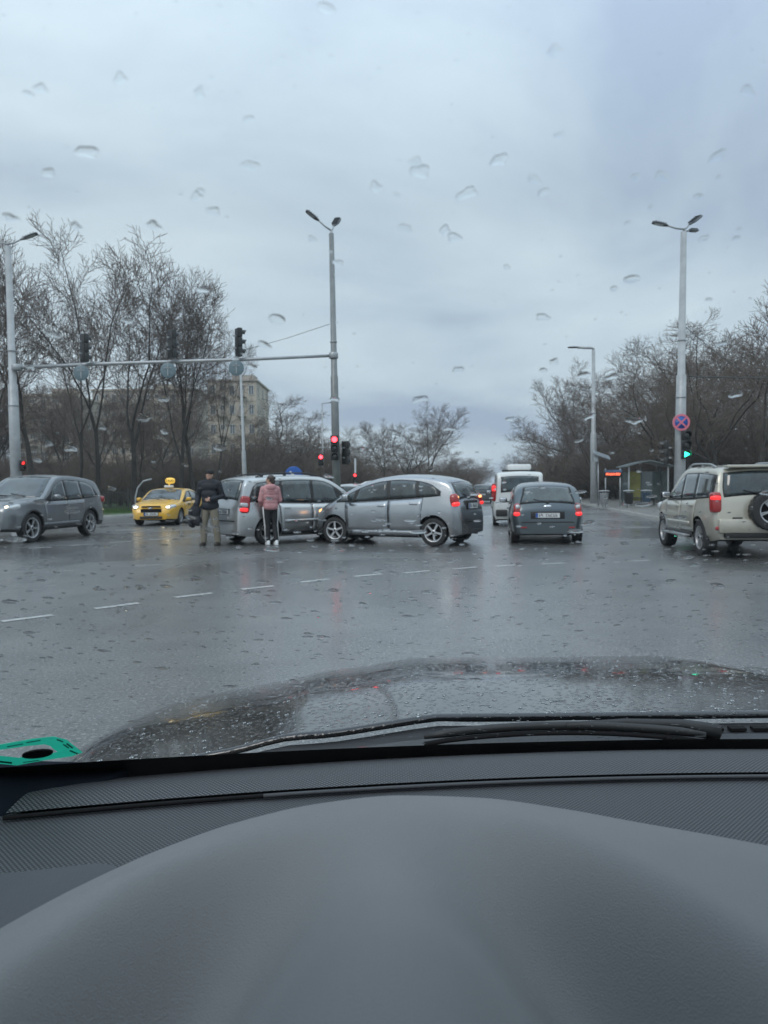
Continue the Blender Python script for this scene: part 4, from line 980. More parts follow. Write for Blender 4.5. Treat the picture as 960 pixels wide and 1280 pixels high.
def signal(label, pos, yaw, lit=None, lit_m=None, size=1.0, name='traffic_signal', arrow=False, group=None, n=3):
    """housing of three chambers facing local -y, hood over each lens; lit is 0 (top) .. 2"""
    t = thing(name, label, 'traffic light', tuple(pos), yaw, group); t.scale = (size,) * 3
    b = bmesh.new(); ch = .32
    for k in range(n): box(b, (0, 0, (n / 2 - .5 - k) * ch), (.30, .15, ch - .01), bevel=.018)
    box(b, (0, .085, 0), (.22, .03, n * ch - .1), bevel=.01); obj('housing', b, M_sigd, t)
    for k in range(n):
        z = (n / 2 - .5 - k) * ch; b = bmesh.new()
        def P(u, v): a = R(-25) + R(230) * u; return Vector((.118 * math.cos(a), -.07 - .20 * v * (.55 + .45 * max(0, math.sin(a))), z + .118 * math.sin(a)))
        grid(b, P, 14, 3); obj('visor', b, M_sigd, t)
        on = lit == k; b = bmesh.new()
        if on and arrow:
            lathe(b, [(.105, -.078), (.08, -.084), (0.01, -.086)], 20, 'Y', M=Matrix.Translation((0, 0, z)))
            obj('lens', b, M_sig_off, t); b = bmesh.new()
            vs = [b.verts.new((x, -.092, z + y)) for x, y in ((-.075, .095), (.10, 0), (-.075, -.095))]; vv = [b.verts.new((v.co.x, -.086, v.co.z)) for v in vs]
            b.faces.new(vs); b.faces.new(vv[::-1])
            for i in range(3): b.faces.new((vs[i], vv[i], vv[(i + 1) % 3], vs[(i + 1) % 3]))
            obj('green_arrow', b, lit_m, t, smooth=False)
        else:
            lathe(b, [(.105, -.078), (.08, -.084), (0.01, -.088)], 20, 'Y', M=Matrix.Translation((0, 0, z))); obj('lens', b, lit_m if on else M_sig_off, t)
    b = bmesh.new(); box(b, (0, .14, -.2), (.05, .12, .05)); box(b, (0, .14, .2), (.05, .12, .05)); obj('bracket', b, M_galv, t)
    return t
for px, py, lb in ((105.5, 435, 'black signal standing on the bar above the road, leftmost of three'), (215, 430, 'black signal standing on the bar above the road, middle of three'),
                   (298.5, 428, 'black signal on the bar above the slender white post, its hoods showing at the right')):
    p = atd(px, py, 30.2); signal(lb, (p.x, p.y, p.z), R(150) if px < 290 else R(125), size=1.2)
for px, py, lb in ((101.5, 466, 'round grey-blue disc hanging under the bar below the leftmost signal'), (210, 463, 'round grey-blue disc hanging under the bar below the middle signal'), (295.5, 460, 'round grey disc under the bar beside the slender white post')):
    p = atd(px, py, 30.15); t = thing('round_sign', lb, 'road sign', tuple(p))
    b = bmesh.new(); lathe(b, [(.30, -.012), (.315, -.006), (.315, .006), (.30, .012)], 28, 'Y'); obj('sign_disc', b, mat('sign_back_pale', (.13, .19, .215), .4, .1, .3, .1, 5), t)
    b = bmesh.new(); box(b, (0, -.02, 0), (.035, .02, .42)); box(b, (0, -.02, .1), (.3, .02, .03)); box(b, (0, 0, .33), (.04, .03, .14)); obj('sign_bracket', b, M_galv, t)
# signals on the middle mast: red towards the camera, a dark one to the right, smaller red repeaters
signal('red-lit signal on the middle lamp mast facing the camera', (PM.x - .05, 29.85, atd(420, 560, 29.9).z), R(3), 0, M_sig_red, 1.05)
signal('dark signal turned away on the right of the middle lamp mast', (PM.x + .38, 30.25, atd(432, 566, 30.2).z), R(150), None, None, 1.0)
signal('red pedestrian signal sticking out left of the middle lamp mast', (PM.x - .62, 30.0, atd(401, 575, 30.0).z), R(5), 0, M_sig_red, .72, name='pedestrian_signal', n=2)
signal('low red pedestrian signal right of the middle mast, above the silver cars', (PM.x + .62, 33.8, atd(438, 597, 33.8).z), R(-8), 0, mat('signal_lens_red_far', (.6, .05, .05), .3, emit=3, ecol=(1, .05, .06)), .66, name='pedestrian_signal', n=2)
t = thing('signal_post', 'thin post carrying the low pedestrian signal right of the middle mast', 'post', (PM.x + .62, 33.97, .1)); b = bmesh.new(); tube(b, [(0, 0, 0), (0, 0, 2.6)], [.05, .045], 10); obj('pole', b, M_pole, t); b = bmesh.new(); lathe(b, [(.09, 0), (.09, .04), (.05, .06)], 12); obj('base_plate', b, M_galv, t)
signal('small signal with a red light low on the left lamp mast', (PL.x + .33, 30.45, atd(30, 582, 30.4).z), R(52), 0, mat('signal_lens_red_dim', (.6, .05, .04), .3, emit=1.5, ecol=(1, .04, .04)), .70, name='pedestrian_signal', n=2)
# on the right mast
signal('signal with a lit green arrow on the right lamp mast', (PR.x + .12, 27.66, atd(852.5, 556, 27.7).z), R(-6), 2, M_sig_green, 1.12, arrow=True)
signal('dark signal turned away on the left of the right lamp mast', (PR.x - .48, 28.05, atd(835, 566, 28).z), R(-115), None, None, .95)
# no stopping sign
p = atd(851.5, 528, 27.7); t = thing('no_stopping_sign', 'round blue no stopping sign with a red ring and cross, above the green signal', 'road sign', tuple(p), R(-6))
b = bmesh.new(); lathe(b, [(.30, -.012), (.32, -.006), (.32, .012)], 32, 'Y'); obj('sign_plate', b, M_galv, t)
b = bmesh.new(); lathe(b, [(.245, -.018), (.245, -.014)], 32, 'Y'); obj('blue_field', b, M_blue, t)
b = bmesh.new(); lathe(b, [(.315, -.022), (.315, -.012), (.235, -.012), (.235, -.022)], 32, 'Y', close=True)
for a in (45, -45): box(b, (0, -.02 - .002 * (a > 0), 0), (.49, .006, .062), Matrix.Rotation(R(a), 3, 'Y'))
obj('red_ring_and_cross', b, mat('sign_red_pale', (.62, .16, .22), .4, 0, .3, .1, 8), t, smooth=False)
b = bmesh.new(); box(b, (0, .06, .08), (.5, .02, .03)); box(b, (0, .1, .08), (.06, .1, .03)); obj('sign_bracket', b, M_galv, t)
# cables from the right mast
def cable(label, P0, P1, sag, r=.016):
    t = thing('overhead_cable', label, 'cable', tuple(P0)); b = bmesh.new(); v = P1 - P0
    tube(b, [v * (k / 10) - Vector((0, 0, sag * 4 * (k / 10) * (1 - k / 10))) for k in range(11)], r, 5); obj('wire', b, M_lampd, t)
cable('dark horizontal cable from the right lamp mast to the right edge', atd(852, 470, 28), atd(1020, 471, 30), .05, .022)
cable('thin slack cable slanting down to the right from the middle of the right mast', atd(855, 407, 28), atd(1000, 500, 38), .35, .012)
# blue keep-right disc behind the minivan
p = atd(367, 594, 27.4); t = thing('keep_right_sign', 'round blue sign with a white arrow showing over the silver minivan roof', 'road sign', (p.x, 27.4, 0))
b = bmesh.new(); tube(b, [(0, .03, 0), (0, .03, p.z + .2)], .03, 8); obj('post', b, M_galv, t)
b = bmesh.new(); lathe(b, [(.31, -.01), (.33, -.004), (.33, .01)], 28, 'Y', M=Matrix.Translation((0, 0, p.z))); sd = obj('sign_disc', b, M_blue, t)
b = bmesh.new(); Ra = Matrix.Rotation(R(45), 3, 'Y'); box(b, (-.03, -.014, p.z + .03), (.30, .006, .07), Ra); box(b, (.09, -.0155, p.z - .09), (.20, .006, .06)); box(b, (.09, -.0168, p.z - .09), (.06, .006, .20)); obj('white_arrow', b, M_white, sd, smooth=False)
# bent pale pipe barrier and park fence on the left
p = atd(169, 609, 36); t = thing('bent_pipe_post', 'pale bent pipe standing behind the yellow taxi', 'post', (p.x, 36, .1))
b = bmesh.new(); tube(b, [(0, 0, 0), (0, 0, .9), (.12, 0, 1.35), (.4, 0, 1.68), (.8, 0, 1.78)], .04, 8); obj('pipe', b, M_pole, t)
b = bmesh.new(); lathe(b, [(.09, 0), (.09, .03), (.045, .05)], 12); obj('base_plate', b, M_galv, t)
t = thing('park_fence', 'low dark metal fence with close bars behind the yellow taxi', 'fence', (-33, 45, .1))
nb_ = 0
M_fence = mat('fence_dark_steel', (.07, .075, .075), .5, .3)
fb = bmesh.new(); box(fb, (0.05, 0, 0), (.03, .03, 1.15)); fme = None
bar0 = obj('fence_bar', fb, M_fence, t, smooth=False); bar0.location = (0, 0, .6)
for k in range(1, 150):
    if k % 15 == 0: continue
    o = bar0.copy(); C.objects.link(o); o.parent = t; o.location = (k * .145, 0, .6)
pb = bmesh.new(); box(pb, (0, 0, 0), (.08, .08, 1.4)); po = obj('fence_post', pb, M_fence, t, smooth=False); po.location = (0, 0, .7)
for k in range(1, 11): o = po.copy(); C.objects.link(o); o.parent = t; o.location = (k * 2.175 + .05, 0, .7)
for z in (.2, 1.1): b = bmesh.new(); box(b, (10.9, 0, z), (21.8, .04, .04)); obj('fence_rail', b, M_fence, t, smooth=False)

# ------------------------------------------------------------------ bus stop
BS = atd(806, 609, 44.0); zb = .124; bx, by = BS.x, 44.0; yawb = -math.atan(SL)
M_sh = mat('shelter_frame_grey', (.10, .12, .12), .45, .3); M_shg = mat('shelter_glass', (.10, .13, .13), .08, 0, .8, .3, 1); M_poster = mat('poster_olive', (.28, .27, .08), .6, 0, 0, .3, 2)
t = thing('bus_shelter', 'bus shelter with a low pitched roof and glass panels on the right pavement', 'bus shelter', (bx, by, zb), R(0))
for x, y in ((-1.15, -.6), (-1.15, .6), (1.15, -.6), (1.15, .6), (0, .6)):
    b = bmesh.new(); box(b, (x, y, 1.15), (.07, .07, 2.3)); obj('shelter_post', b, M_pole if y < 0 else M_sh, t, smooth=False)
b = bmesh.new(); n_ = 8
def P(u, v): return Vector((-1.45 + 2.9 * u, -.85 + 1.7 * v, 2.32 + .34 * (1 - abs(2 * u - 1) ** 1.3)))
grid(b, P, 13, 3, 0, (0, 0, -.07)); grid(b, lambda u, v: P(u, v) - Vector((0, 0, .07)), 13, 3); obj('shelter_roof', b, M_sh, t, sharp=50)
for (x, y, sx, sy, mm_) in ((-.58, .6, 1.06, .015, M_poster), (.58, .6, 1.06, .015, M_shg), (1.15, 0, .015, 1.1, M_shg), (-1.15, 0, .015, 1.1, M_shg)):
    b = bmesh.new(); box(b, (x, y, 1.15), (sx, sy, 1.75)); obj('shelter_panel', b, mm_, t, smooth=False)
b = bmesh.new()
for k in range(3): box(b, (0, .25 + k * .13, .47), (1.7, .10, .03))
for x in (-.7, .7): box(b, (x, .38, .23), (.05, .3, .46))
obj('bench', b, M_sh, t, smooth=False)
# litter bins
def bin_(label, px, d, c_):
    p = atd(px, 609, d); t = thing('litter_bin', label, 'bin', (p.x, d, zb)); b = bmesh.new(); lathe(b, [(.17, .18), (.21, .22), (.24, .78), (.25, .80), (.22, .80), (.2, .3)], 18); obj('bucket', b, c_, t)
    b = bmesh.new(); tube(b, [(0, .27, 0), (0, .27, .95)], .03, 8); lathe(b, [(.2, .16), (.2, .18)], 12); obj('stand', b, M_galv, t)
    b = bmesh.new(); blob(b, (0, 0, .90), (.30, .26, .05), 2.4); obj('lid', b, M_galv, t)
bin_('grey lidded litter bin at the kerb just right of the single-arm street lamp', 755, 41, M_galv); bin_('litter bin in front of the left end of the bus shelter', 786, 40, M_black); bin_('dark blue litter bin by the right front post of the bus shelter', 808, 41, mat('bin_blue', (.03, .06, .10), .5))
# information display and its little roof
p = atd(766, 609, 42.5); t = thing('bus_display', 'dark bus stop display with glowing orange text under a small slanted panel', 'display', (p.x, 42.5, zb))
zD = atd(766, 592, 42.5).z - zb
for x in (-.42, .42): b = bmesh.new(); tube(b, [(x, 0, 0), (x, 0, zD + .3)], .04, 8); obj('display_post', b, M_galv, t)
b = bmesh.new(); box(b, (0, 0, zD), (1.02, .16, .42), bevel=.02); hs = obj('display_case', b, M_sigd, t)
b = bmesh.new(); box(b, (0, -.09, zD + .14), (.98, .02, .13)); obj('display_header', b, mat('header_blue', (.12, .17, .28), .4), t, smooth=False)
M_led = mat('led_orange', (.9, .15, .06), .4, emit=3.0, ecol=(1, .16, .07))
b = bmesh.new(); rr_ = random.Random(4); x = -.42
for wch in (.05, .06, .03, .06, .05, .07, .05, .03, .06, .05, .05, .06):
    for (dx_, dz_, a_, b_) in rr_.sample([(0, .05, 1, .018), (0, 0, 1, .018), (0, -.05, 1, .018), (-.4, 0, .3, .10), (.4, .025, .3, .05), (.4, -.025, .3, .05)], 4):
        box(b, (x + wch / 2 + dx_ * wch, -.084, zD - .03 + dz_), (wch * a_, .006, b_))
    x += wch + .018
obj('led_text', b, M_led, hs, smooth=False)
p2 = atd(751, 569, 42.0); t = thing('solar_panel_post', 'small slanted grey solar panel on a thin post left of the bus display', 'solar panel', (p2.x - .2, 42.0, zb))
zP = p2.z - zb; b = bmesh.new(); tube(b, [(.05, 0, 0), (.05, 0, zP)], .035, 8); obj('post', b, M_galv, t)
b = bmesh.new(); box(b, (.25, 0, zP), (.95, .7, .05), Matrix.Rotation(R(20), 3, 'Y') @ Matrix.Rotation(R(22), 3, 'X')); obj('panel', b, mat('panel_grey', (.22, .25, .27), .3, .2, .4), t, smooth=False)
b = bmesh.new(); box(b, (-.12, 0, zP - .12), (.26, .3, .5)); obj('panel_box', b, M_galv, t, smooth=False)

# ------------------------------------------------------------------ apartment blocks behind the trees
def block(name, label, pxl, pxr, top, d, depth, storeys, cols, m1, m2, side_cols=3, balc=()):
    a, b_ = atd(pxl, 609, d), atd(pxr, 609, d); H = atd(pxl, top, d).z; Wd = b_.x - a.x; Hh = H - .3
    t = thing(name, label, 'building', (a.x, d, -.05))
    bm = bmesh.new(); box(bm, (Wd / 2, depth / 2, Hh / 2), (Wd, depth, Hh), mi=0)
    obj('wall', bm, m1, t, smooth=False)
    bm = bmesh.new(); box(bm, (Wd / 2, depth / 2, Hh + .13), (Wd + .5, depth + .5, .26)); box(bm, (Wd * .62, depth * .5, Hh + .9), (3.5, 3, 1.4)); obj('roof', bm, m2, t, smooth=False)
    sh = Hh / storeys; cw = Wd / cols
    wbm = bmesh.new(); ww, wh = min(1.5, cw * .5), min(1.4, sh * .5)
    for (x, z, sx, sz) in ((0, wh / 2, ww + .12, .08), (0, -wh / 2, ww + .12, .08), (-ww / 2, 0, .08, wh), (ww / 2, 0, .08, wh), (0, 0, .06, wh)): box(wbm, (x, -.02, z), (sx, .10, sz))
    wme = bpy.data.meshes.new('window'); wbm.to_mesh(wme); wbm.free(); wme.materials.append(M_winframe)
    pbm = bmesh.new(); box(pbm, (0, .0, 0), (ww - .04, .03, wh - .04)); pme = bpy.data.meshes.new('pane'); pbm.to_mesh(pme); pbm.free(); pme.materials.append(M_pane)
    rbm = bmesh.new(); box(rbm, (0, 0, 0), (Wd, .06, .07)); jme = bpy.data.meshes.new('panel_joint'); rbm.to_mesh(jme); rbm.free(); jme.materials.append(m2)
    for k in range(storeys):
        z = (k + .55) * sh; j = obj('panel_joint', jme, None, t); j.location = (Wd / 2, -.02, (k + 1) * sh - .05)
        for c_ in range(cols):
            x = (c_ + .5) * cw; o = obj('window', wme, None, t); o.location = (x, -.03, z); q = obj('pane', pme, None, o)
            if c_ in balc:
                bb = bmesh.new(); box(bb, (x, -.65, z - wh / 2 - .35), (cw * .9, 1.2, .12)); box(bb, (x, -1.22, z - wh / 2 + .15), (cw * .9, .06, .95)); obj('balcony', bb, m2, t, smooth=False)
        for c_ in range(side_cols):
            y = (c_ + .5) * depth / side_cols; o = obj('window', wme, None, t); o.location = (Wd + .03, y, z); o.rotation_euler = (0, 0, R(90)); obj('pane', pme, None, o)
    return t
block('apartment_block', 'beige concrete apartment block right of the tall left trees, behind the rightmost bar signal', 262, 322, 474, 112, 12, 6, 5, M_conc, M_conc2, 3, (1, 3))
block('apartment_block', 'long grey concrete apartment block behind the tall trees on the left', 118, 246, 486, 128, 12, 6, 12, M_conc2, M_conc, 2, (1, 4, 7, 10))
block('apartment_block', 'grey apartment block with balconies behind the left lamp mast', 22, 92, 492, 105, 12, 6, 5, M_conc2, M_conc, 3, (1, 3))
block('low_house', 'low pale building glimpsed behind the taxi between the trunks', 100, 160, 582, 78, 8, 1, 6, M_conc2, M_conc, 2)

# ------------------------------------------------------------------ people
def remesh(bm, vox, smooth=4):
    me = bpy.data.meshes.new('tmp'); bmesh.ops.recalc_face_normals(bm, faces=bm.faces); bm.to_mesh(me); bm.free()
    o = bpy.data.objects.new('tmp', me); C.objects.link(o)
    m_ = o.modifiers.new('r', 'REMESH'); m_.mode = 'VOXEL'; m_.voxel_size = vox
    m2 = o.modifiers.new('s', 'SMOOTH'); m2.iterations = smooth; m2.factor = .5
    dg = bpy.context.evaluated_depsgraph_get(); r = bmesh.new(); me2 = bpy.data.meshes.new_from_object(o.evaluated_get(dg)); r.from_mesh(me2)
    bpy.data.objects.remove(o); bpy.data.meshes.remove(me); bpy.data.meshes.remove(me2); return r
def limb(bm, pts, rs, n=12):
    tube(bm, pts, rs, n)
    for p, r in zip(pts, rs): blob(bm, p, (r, r, r), 2, nu=12, nv=8)
def hand(bm, wrist, d, palm_n, s=1.0, curl=.5, side=1):
    """palm, four fingers of unequal length bent at the knuckles, and a thumb from the side of the palm"""
    d = Vector(d).normalized(); pn = Vector(palm_n); pn = (pn - d * pn.dot(d)).normalized(); ac = d.cross(pn).normalized() * side
    Rm = Matrix((ac, pn, d)).transposed(); w_ = Vector(wrist)
    blob(bm, w_ + d * .045 * s, (.040 * s, .015 * s, .05 * s), 2.6, Rm, 12, 8)
    for k, (off, ln) in enumerate(((-.030, .066), (-.010, .076), (.010, .071), (.029, .056))):
        p = w_ + d * .085 * s + ac * off * s; pts = [p]; dd = d.copy()
        for j in range(3):
            dd = (Matrix.Rotation(curl * (.7 + .1 * k), 3, ac * side) @ dd).normalized() if True else dd
            p = p + dd * ln * s / 3; pts.append(p)
        limb(bm, pts, [.0095 * s, .009 * s, .0085 * s, .0075 * s], 8)
    p = w_ + d * .03 * s - ac * .034 * s; dt = (d * .7 - ac * .6 + pn * .25).normalized()
    limb(bm, [p, p + dt * .032 * s, p + dt * .032 * s + (dt + d * .5).normalized() * .028 * s], [.0125 * s, .0105 * s, .009 * s], 8)
SKIN = mat('skin', (.50, .30, .22), .5, 0, 0, .08, 12); HAIR = mat('hair_dark_brown', (.035, .022, .017), .5, 0, .2, .3, 30)
def person(label, pos, rz, H, J, cloth, female=False, group=None):
    """J: joints in metres for a 1.75 m figure facing local -y"""
    t = thing('person', label, 'person', (pos[0], pos[1], 0), rz, group); k = H / 1.75; t.scale = (k, k, k)
    V = Vector; b = bmesh.new(); hd = V(J['head']); tilt = Matrix.Rotation(R(J.get('turn', 0)), 3, 'Z')
    sx = .9 if female else 1.0
    # head: skull, jaw, nose, brow, lips, ears, all melted into one surface with neck, trunk and limbs
    for c_, s_ in (((0, .012, .02), (.076, .095, .095)), ((0, -.025, -.045), (.056, .062, .065)), ((0, -.065, -.085), (.026, .024, .02)), ((0, -.092, -.022), (.012, .022, .022)), ((0, -.082, .012), (.045, .018, .012)), ((0, -.083, -.058), (.022, .012, .008)),
                  ((.078, .005, -.012), (.012, .02, .032)), ((-.078, .005, -.012), (.012, .02, .032))):
        blob(b, hd + tilt @ V(c_), s_, 2.2, tilt, 16, 10)
    limb(b, [V((0, .01, J['sh_z'] + .01)), hd + V((0, .015, -.07))], [.055 * sx, .05 * sx])
    hz, sz = J['hip_z'], J['sh_z']
    for z, rx, ry in ((hz, .155, .10), (hz + .15, .135 * sx, .09), (hz + .3, .15 * sx, .10), (sz - .08, .165 * sx, .10)): blob(b, (0, 0, z), (rx, ry, .13), 2.4)
    for s_, nm in ((-1, 'r'), (1, 'l')):
        sh, el, wr = V(J['sh_' + nm]), V(J['el_' + nm]), V(J['wr_' + nm]); limb(b, [sh, el, wr], [.05 * sx, .038 * sx, .027 * sx])
        hand(b, wr, J['hd_' + nm], J['pn_' + nm], 1.0 if not female else .9, .35, s_)
        hp, kn, an = V((s_ * .09, 0, hz)), V(J['kn_' + nm]), V(J['an_' + nm]); limb(b, [hp, kn, an], [.085, .055, .036])
        blob(b, an + V((0, -.07, -.045)), (.04, .12, .035), 2.4)
    obj('body', remesh(b, .0085, 3), SKIN, t)
    for s_ in (-1, 1):
        e_ = bmesh.new(); blob(e_, hd + tilt @ V((s_ * .030, -.078, -.002)), (.0115, .009, .0085), 2, nu=10, nv=8); obj('eye', e_, M_ink, t)
    # clothes
    jk = bmesh.new(); jl = cloth['jacket_len']; q = cloth.get('puff', 0)
    for z, rx, ry in ((hz + jl, .188, .142), (hz + .14, .172, .132), (hz + .27, .18, .135), (sz - .09, .195, .13), (sz - .02, .17, .10)): blob(jk, (0, .0, z), (rx * sx + q, ry + q, .12), 2.6)
    for nm in 'rl':
        sh, el, wr = V(J['sh_' + nm]), V(J['el_' + nm]), V(J['wr_' + nm]); limb(jk, [sh * 1.0, el, el.lerp(wr, .95)], [.072 * sx + q, .058 * sx + q, .045 * sx + q])
    tube(jk, [(0, .01, sz - .02), (0, .012, sz + .055)], [.09, .072], 16)
    j_ = remesh(jk, .011, 5); obj('jacket', j_, cloth['jacket'], t)
    if cloth.get('quilt'):
        for z in [hz + jl + .02 + .07 * i for i in range(7)]:
            if z > sz - .02: break
            qb = bmesh.new(); lathe(qb, [(1, -.006), (1.02, 0), (1, .006)], 28, M=Matrix.Translation((0, 0, z)) @ Matrix.Diagonal((.183 * sx + q, .137 + q, 1, 1))); obj('quilt_seam', qb, cloth['quilt'], t)
    if cloth.get('hood'):
        hb = bmesh.new(); blob(hb, (0, .10, sz + .02), (.13, .075, .085), 2.3); blob(hb, (0, .05, sz + .03), (.115, .08, .05), 2.3); obj('hood', remesh(hb, .011, 4), cloth['jacket'], t)
    tr = bmesh.new(); blob(tr, (0, .0, hz - .03), (.162 * (1.04 if female else 1), .118, .12), 2.6)
    wl, wk_, wa = cloth['legs']
    for s_, nm in ((-1, 'r'), (1, 'l')):
        hp, kn, an = V((s_ * .085, 0, hz - .04)), V(J['kn_' + nm]), V(J['an_' + nm]); limb(tr, [hp, hp.lerp(kn, .5), kn, kn.lerp(an, .5), kn.lerp(an, .97)], [wl, (wl + wk_) / 2 + .004, wk_, (wk_ + wa) / 2 + .004, wa])
    obj('trousers', remesh(tr, .011, 4), cloth['trousers'], t)
    if cloth.get('stripe'):
        for s_, nm in ((-1, 'r'), (1, 'l')):
            sb = bmesh.new(); hp, kn, an = V((s_ * .085, 0, hz - .04)), V(J['kn_' + nm]), V(J['an_' + nm])
            tube(sb, [hp + V((s_ * (wl + .0), 0, .06)), hp.lerp(kn, .5) + V((s_ * (wl + wk_) / 2, 0, 0)), kn + V((s_ * (wk_ + .002), 0, 0)), kn.lerp(an, .95) + V((s_ * wa, 0, 0))], .022, 8); obj('side_stripe', sb, M_white, t)
    for nm in 'rl':
        an = V(J['an_' + nm]); sb = bmesh.new(); z0 = an.z - .075
        blob(sb, (an.x, an.y - .055, z0 + .035), (.050, .145, .045), 2.6); blob(sb, (an.x, an.y + .01, z0 + .07), (.05, .062, .06), 2.4); so = obj('shoe', remesh(sb, .009, 3), cloth['shoe'], t)
        sb = bmesh.new(); blob(sb, (an.x, an.y - .055, z0 + .008), (.053, .152, .016), 3.4); obj('sole', sb, cloth.get('sole', cloth['shoe']), so)
    if cloth.get('cap'):
        cb_ = bmesh.new(); blob(cb_, hd + tilt @ V((0, .015, .055)), (.088, .106, .075), 2.3, tilt, 18, 12); obj('cap', cb_, cloth['cap'], t)
        cb_ = bmesh.new(); lathe(cb_, [(.088, 0), (.093, .012), (.092, .035), (.087, .045)], 22, M=Matrix.Translation(hd + V((0, .012, .022))) @ Matrix.Diagonal((1, 1.18, 1, 1)), close=False); obj('cap_band', cb_, cloth['cap'], t)
    if cloth.get('hair'):
        cb_ = bmesh.new(); blob(cb_, hd + tilt @ V((0, .030, .03)), (.090, .100, .095), 2.2, tilt, 18, 12); blob(cb_, hd + tilt @ V((0, .085, -.04)), (.07, .05, .08), 2.2, tilt)
        blob(cb_, hd + tilt @ V((0, .12, .045)), (.04, .04, .04), 2); obj('hair', remesh(cb_, .009, 2), HAIR, t)
    return t
pm_ = at(263.5, 682)
man = person('man in a black cap, dark jacket and khaki trousers standing left of the silver minivan', (pm_.x, pm_.y), R(-8), 1.80,
       dict(head=(0, -.01, 1.645), sh_z=1.46, hip_z=.93, turn=-8, sh_r=(-.20, 0, 1.43), sh_l=(.20, 0, 1.43), el_r=(-.29, .03, 1.16), wr_r=(-.28, -.09, .95), el_l=(.29, .04, 1.15), wr_l=(.12, -.22, 1.08),
            hd_r=(0, -.3, -1), pn_r=(1, 0, 0), hd_l=(-1, -.25, -.1), pn_l=(0, 1, 0), kn_r=(-.15, -.02, .50), an_r=(-.17, .0, .085), kn_l=(.14, -.02, .50), an_l=(.17, .03, .085)),
       dict(jacket=mat('jacket_black_navy', (.012, .015, .022), .7, bump=.4, bscale=14), jacket_len=.0, puff=.018, trousers=mat('trousers_khaki', (.20, .18, .14), .8, bump=.3, bscale=14), legs=(.105, .082, .072), shoe=mat('shoe_dark_olive', (.05, .045, .035), .6), cap=mat('cap_black', (.012, .012, .014), .8)))
# the dark coat he holds hanging from his right hand
t = thing('folded_coat', 'dark coat hanging from the hand of the man in the black cap', 'coat', (pm_.x - .31, pm_.y - .10, 0))
b = bmesh.new()
for (x, y, z, sx, sy, sz) in ((0, 0, .98, .07, .05, .08), (-.02, .02, .82, .13, .09, .17), (-.05, .03, .66, .15, .09, .17), (.03, .0, .60, .10, .08, .13), (-.10, .04, .52, .07, .06, .09)): blob(b, (x, y, z), (sx, sy, sz), 2.2)
obj('coat_body', remesh(b, .012, 4), mat('coat_black', (.014, .016, .022), .75, bump=.6, bscale=10), t)
b = bmesh.new(); limb(b, [Vector((-.12, -.03, .85)), Vector((-.15, -.05, .66)), Vector((-.13, -.06, .50))], [.05, .045, .04]); obj('coat_sleeve', remesh(b, .01, 3), mat('coat_black', (0, 0, 0)), t)
pw = at(343, 681.5)
person('woman in a pink quilted jacket and black trousers with white side stripes, seen from behind', (pw.x - .08, pw.y), R(180 + 22), 1.66,
       dict(head=(0, -.02, 1.645), sh_z=1.44, hip_z=.95, turn=52, sh_r=(-.17, 0, 1.41), sh_l=(.17, 0, 1.41), el_r=(-.24, -.02, 1.14), wr_r=(-.18, -.20, 1.02), el_l=(.24, -.02, 1.14), wr_l=(.18, -.20, 1.02),
            hd_r=(.4, -1, 0), pn_r=(0, 0, -1), hd_l=(-.4, -1, 0), pn_l=(0, 0, -1), kn_r=(-.10, -.03, .51), an_r=(-.13, .04, .085), kn_l=(.07, -.03, .51), an_l=(.06, -.06, .085)),
       dict(jacket=mat('jacket_pink', (.50, .25, .26), .6, bump=.5, bscale=12), quilt=mat('jacket_pink_seam', (.36, .17, .18), .7), jacket_len=.04, puff=.022, hood=True, trousers=mat('trousers_black', (.014, .015, .017), .6), legs=(.10, .07, .055), stripe=True,
            shoe=mat('shoe_white', (.72, .74, .75), .4), sole=mat('sole_white', (.6, .62, .63), .5), hair=True), female=True)

# ------------------------------------------------------------------ the car the photograph is taken from
own = thing('own_car', 'dark car the photo is taken from, its grey dashboard and wet bonnet filling the foreground', 'car', (.37, 0, 0))
def part(name, bm, m, parent=None, **k):
    o = obj(name, bm, m, None, **k); o.location = (0, 0, 0)
    p = own if parent is None else parent; o.parent = p
    o.matrix_parent_inverse = Matrix.Translation((-.37, 0, 0)) if parent is None else Matrix.Identity(4); return o
def sm(t): t = max(0, min(1, t)); return t * t * (3 - 2 * t)
# bonnet
P_own = paint('paint_own_dark', (.016, .018, .020), .4, .22, 0)
bt = P_own.node_tree; bb_ = bt.nodes['Principled BSDF']
vo = bt.nodes.new('ShaderNodeTexVoronoi'); vo.inputs['Scale'].default_value = 95; vo.feature = 'SMOOTH_F1'; vo.inputs['Smoothness'].default_value = .3
tcc = bt.nodes.new('ShaderNodeTexCoord'); bt.links.new(tcc.outputs['Object'], vo.inputs['Vector'])
mrr = bt.nodes.new('ShaderNodeMapRange'); bt.links.new(vo.outputs['Distance'], mrr.inputs[0]); mrr.inputs[1].default_value = .2; mrr.inputs[2].default_value = .42; mrr.inputs[3].default_value = 1; mrr.inputs[4].default_value = 0
bpn = bt.nodes.new('ShaderNodeBump'); bpn.inputs['Strength'].default_value = .28; bpn.inputs['Distance'].default_value = .0012; bt.links.new(mrr.outputs[0], bpn.inputs['Height'])
bt.links.new(bpn.outputs[0], bb_.inputs['Normal']); bt.links.new(bpn.outputs[0], bb_.inputs['Coat Normal'])
zcen = pchip([(1.0, 1.022), (1.06, 1.018), (1.3, 1.006), (1.5, .982), (1.7, .950), (1.85, .920), (2.0, .880), (2.15, .820), (2.25, .74), (2.29, .62)])
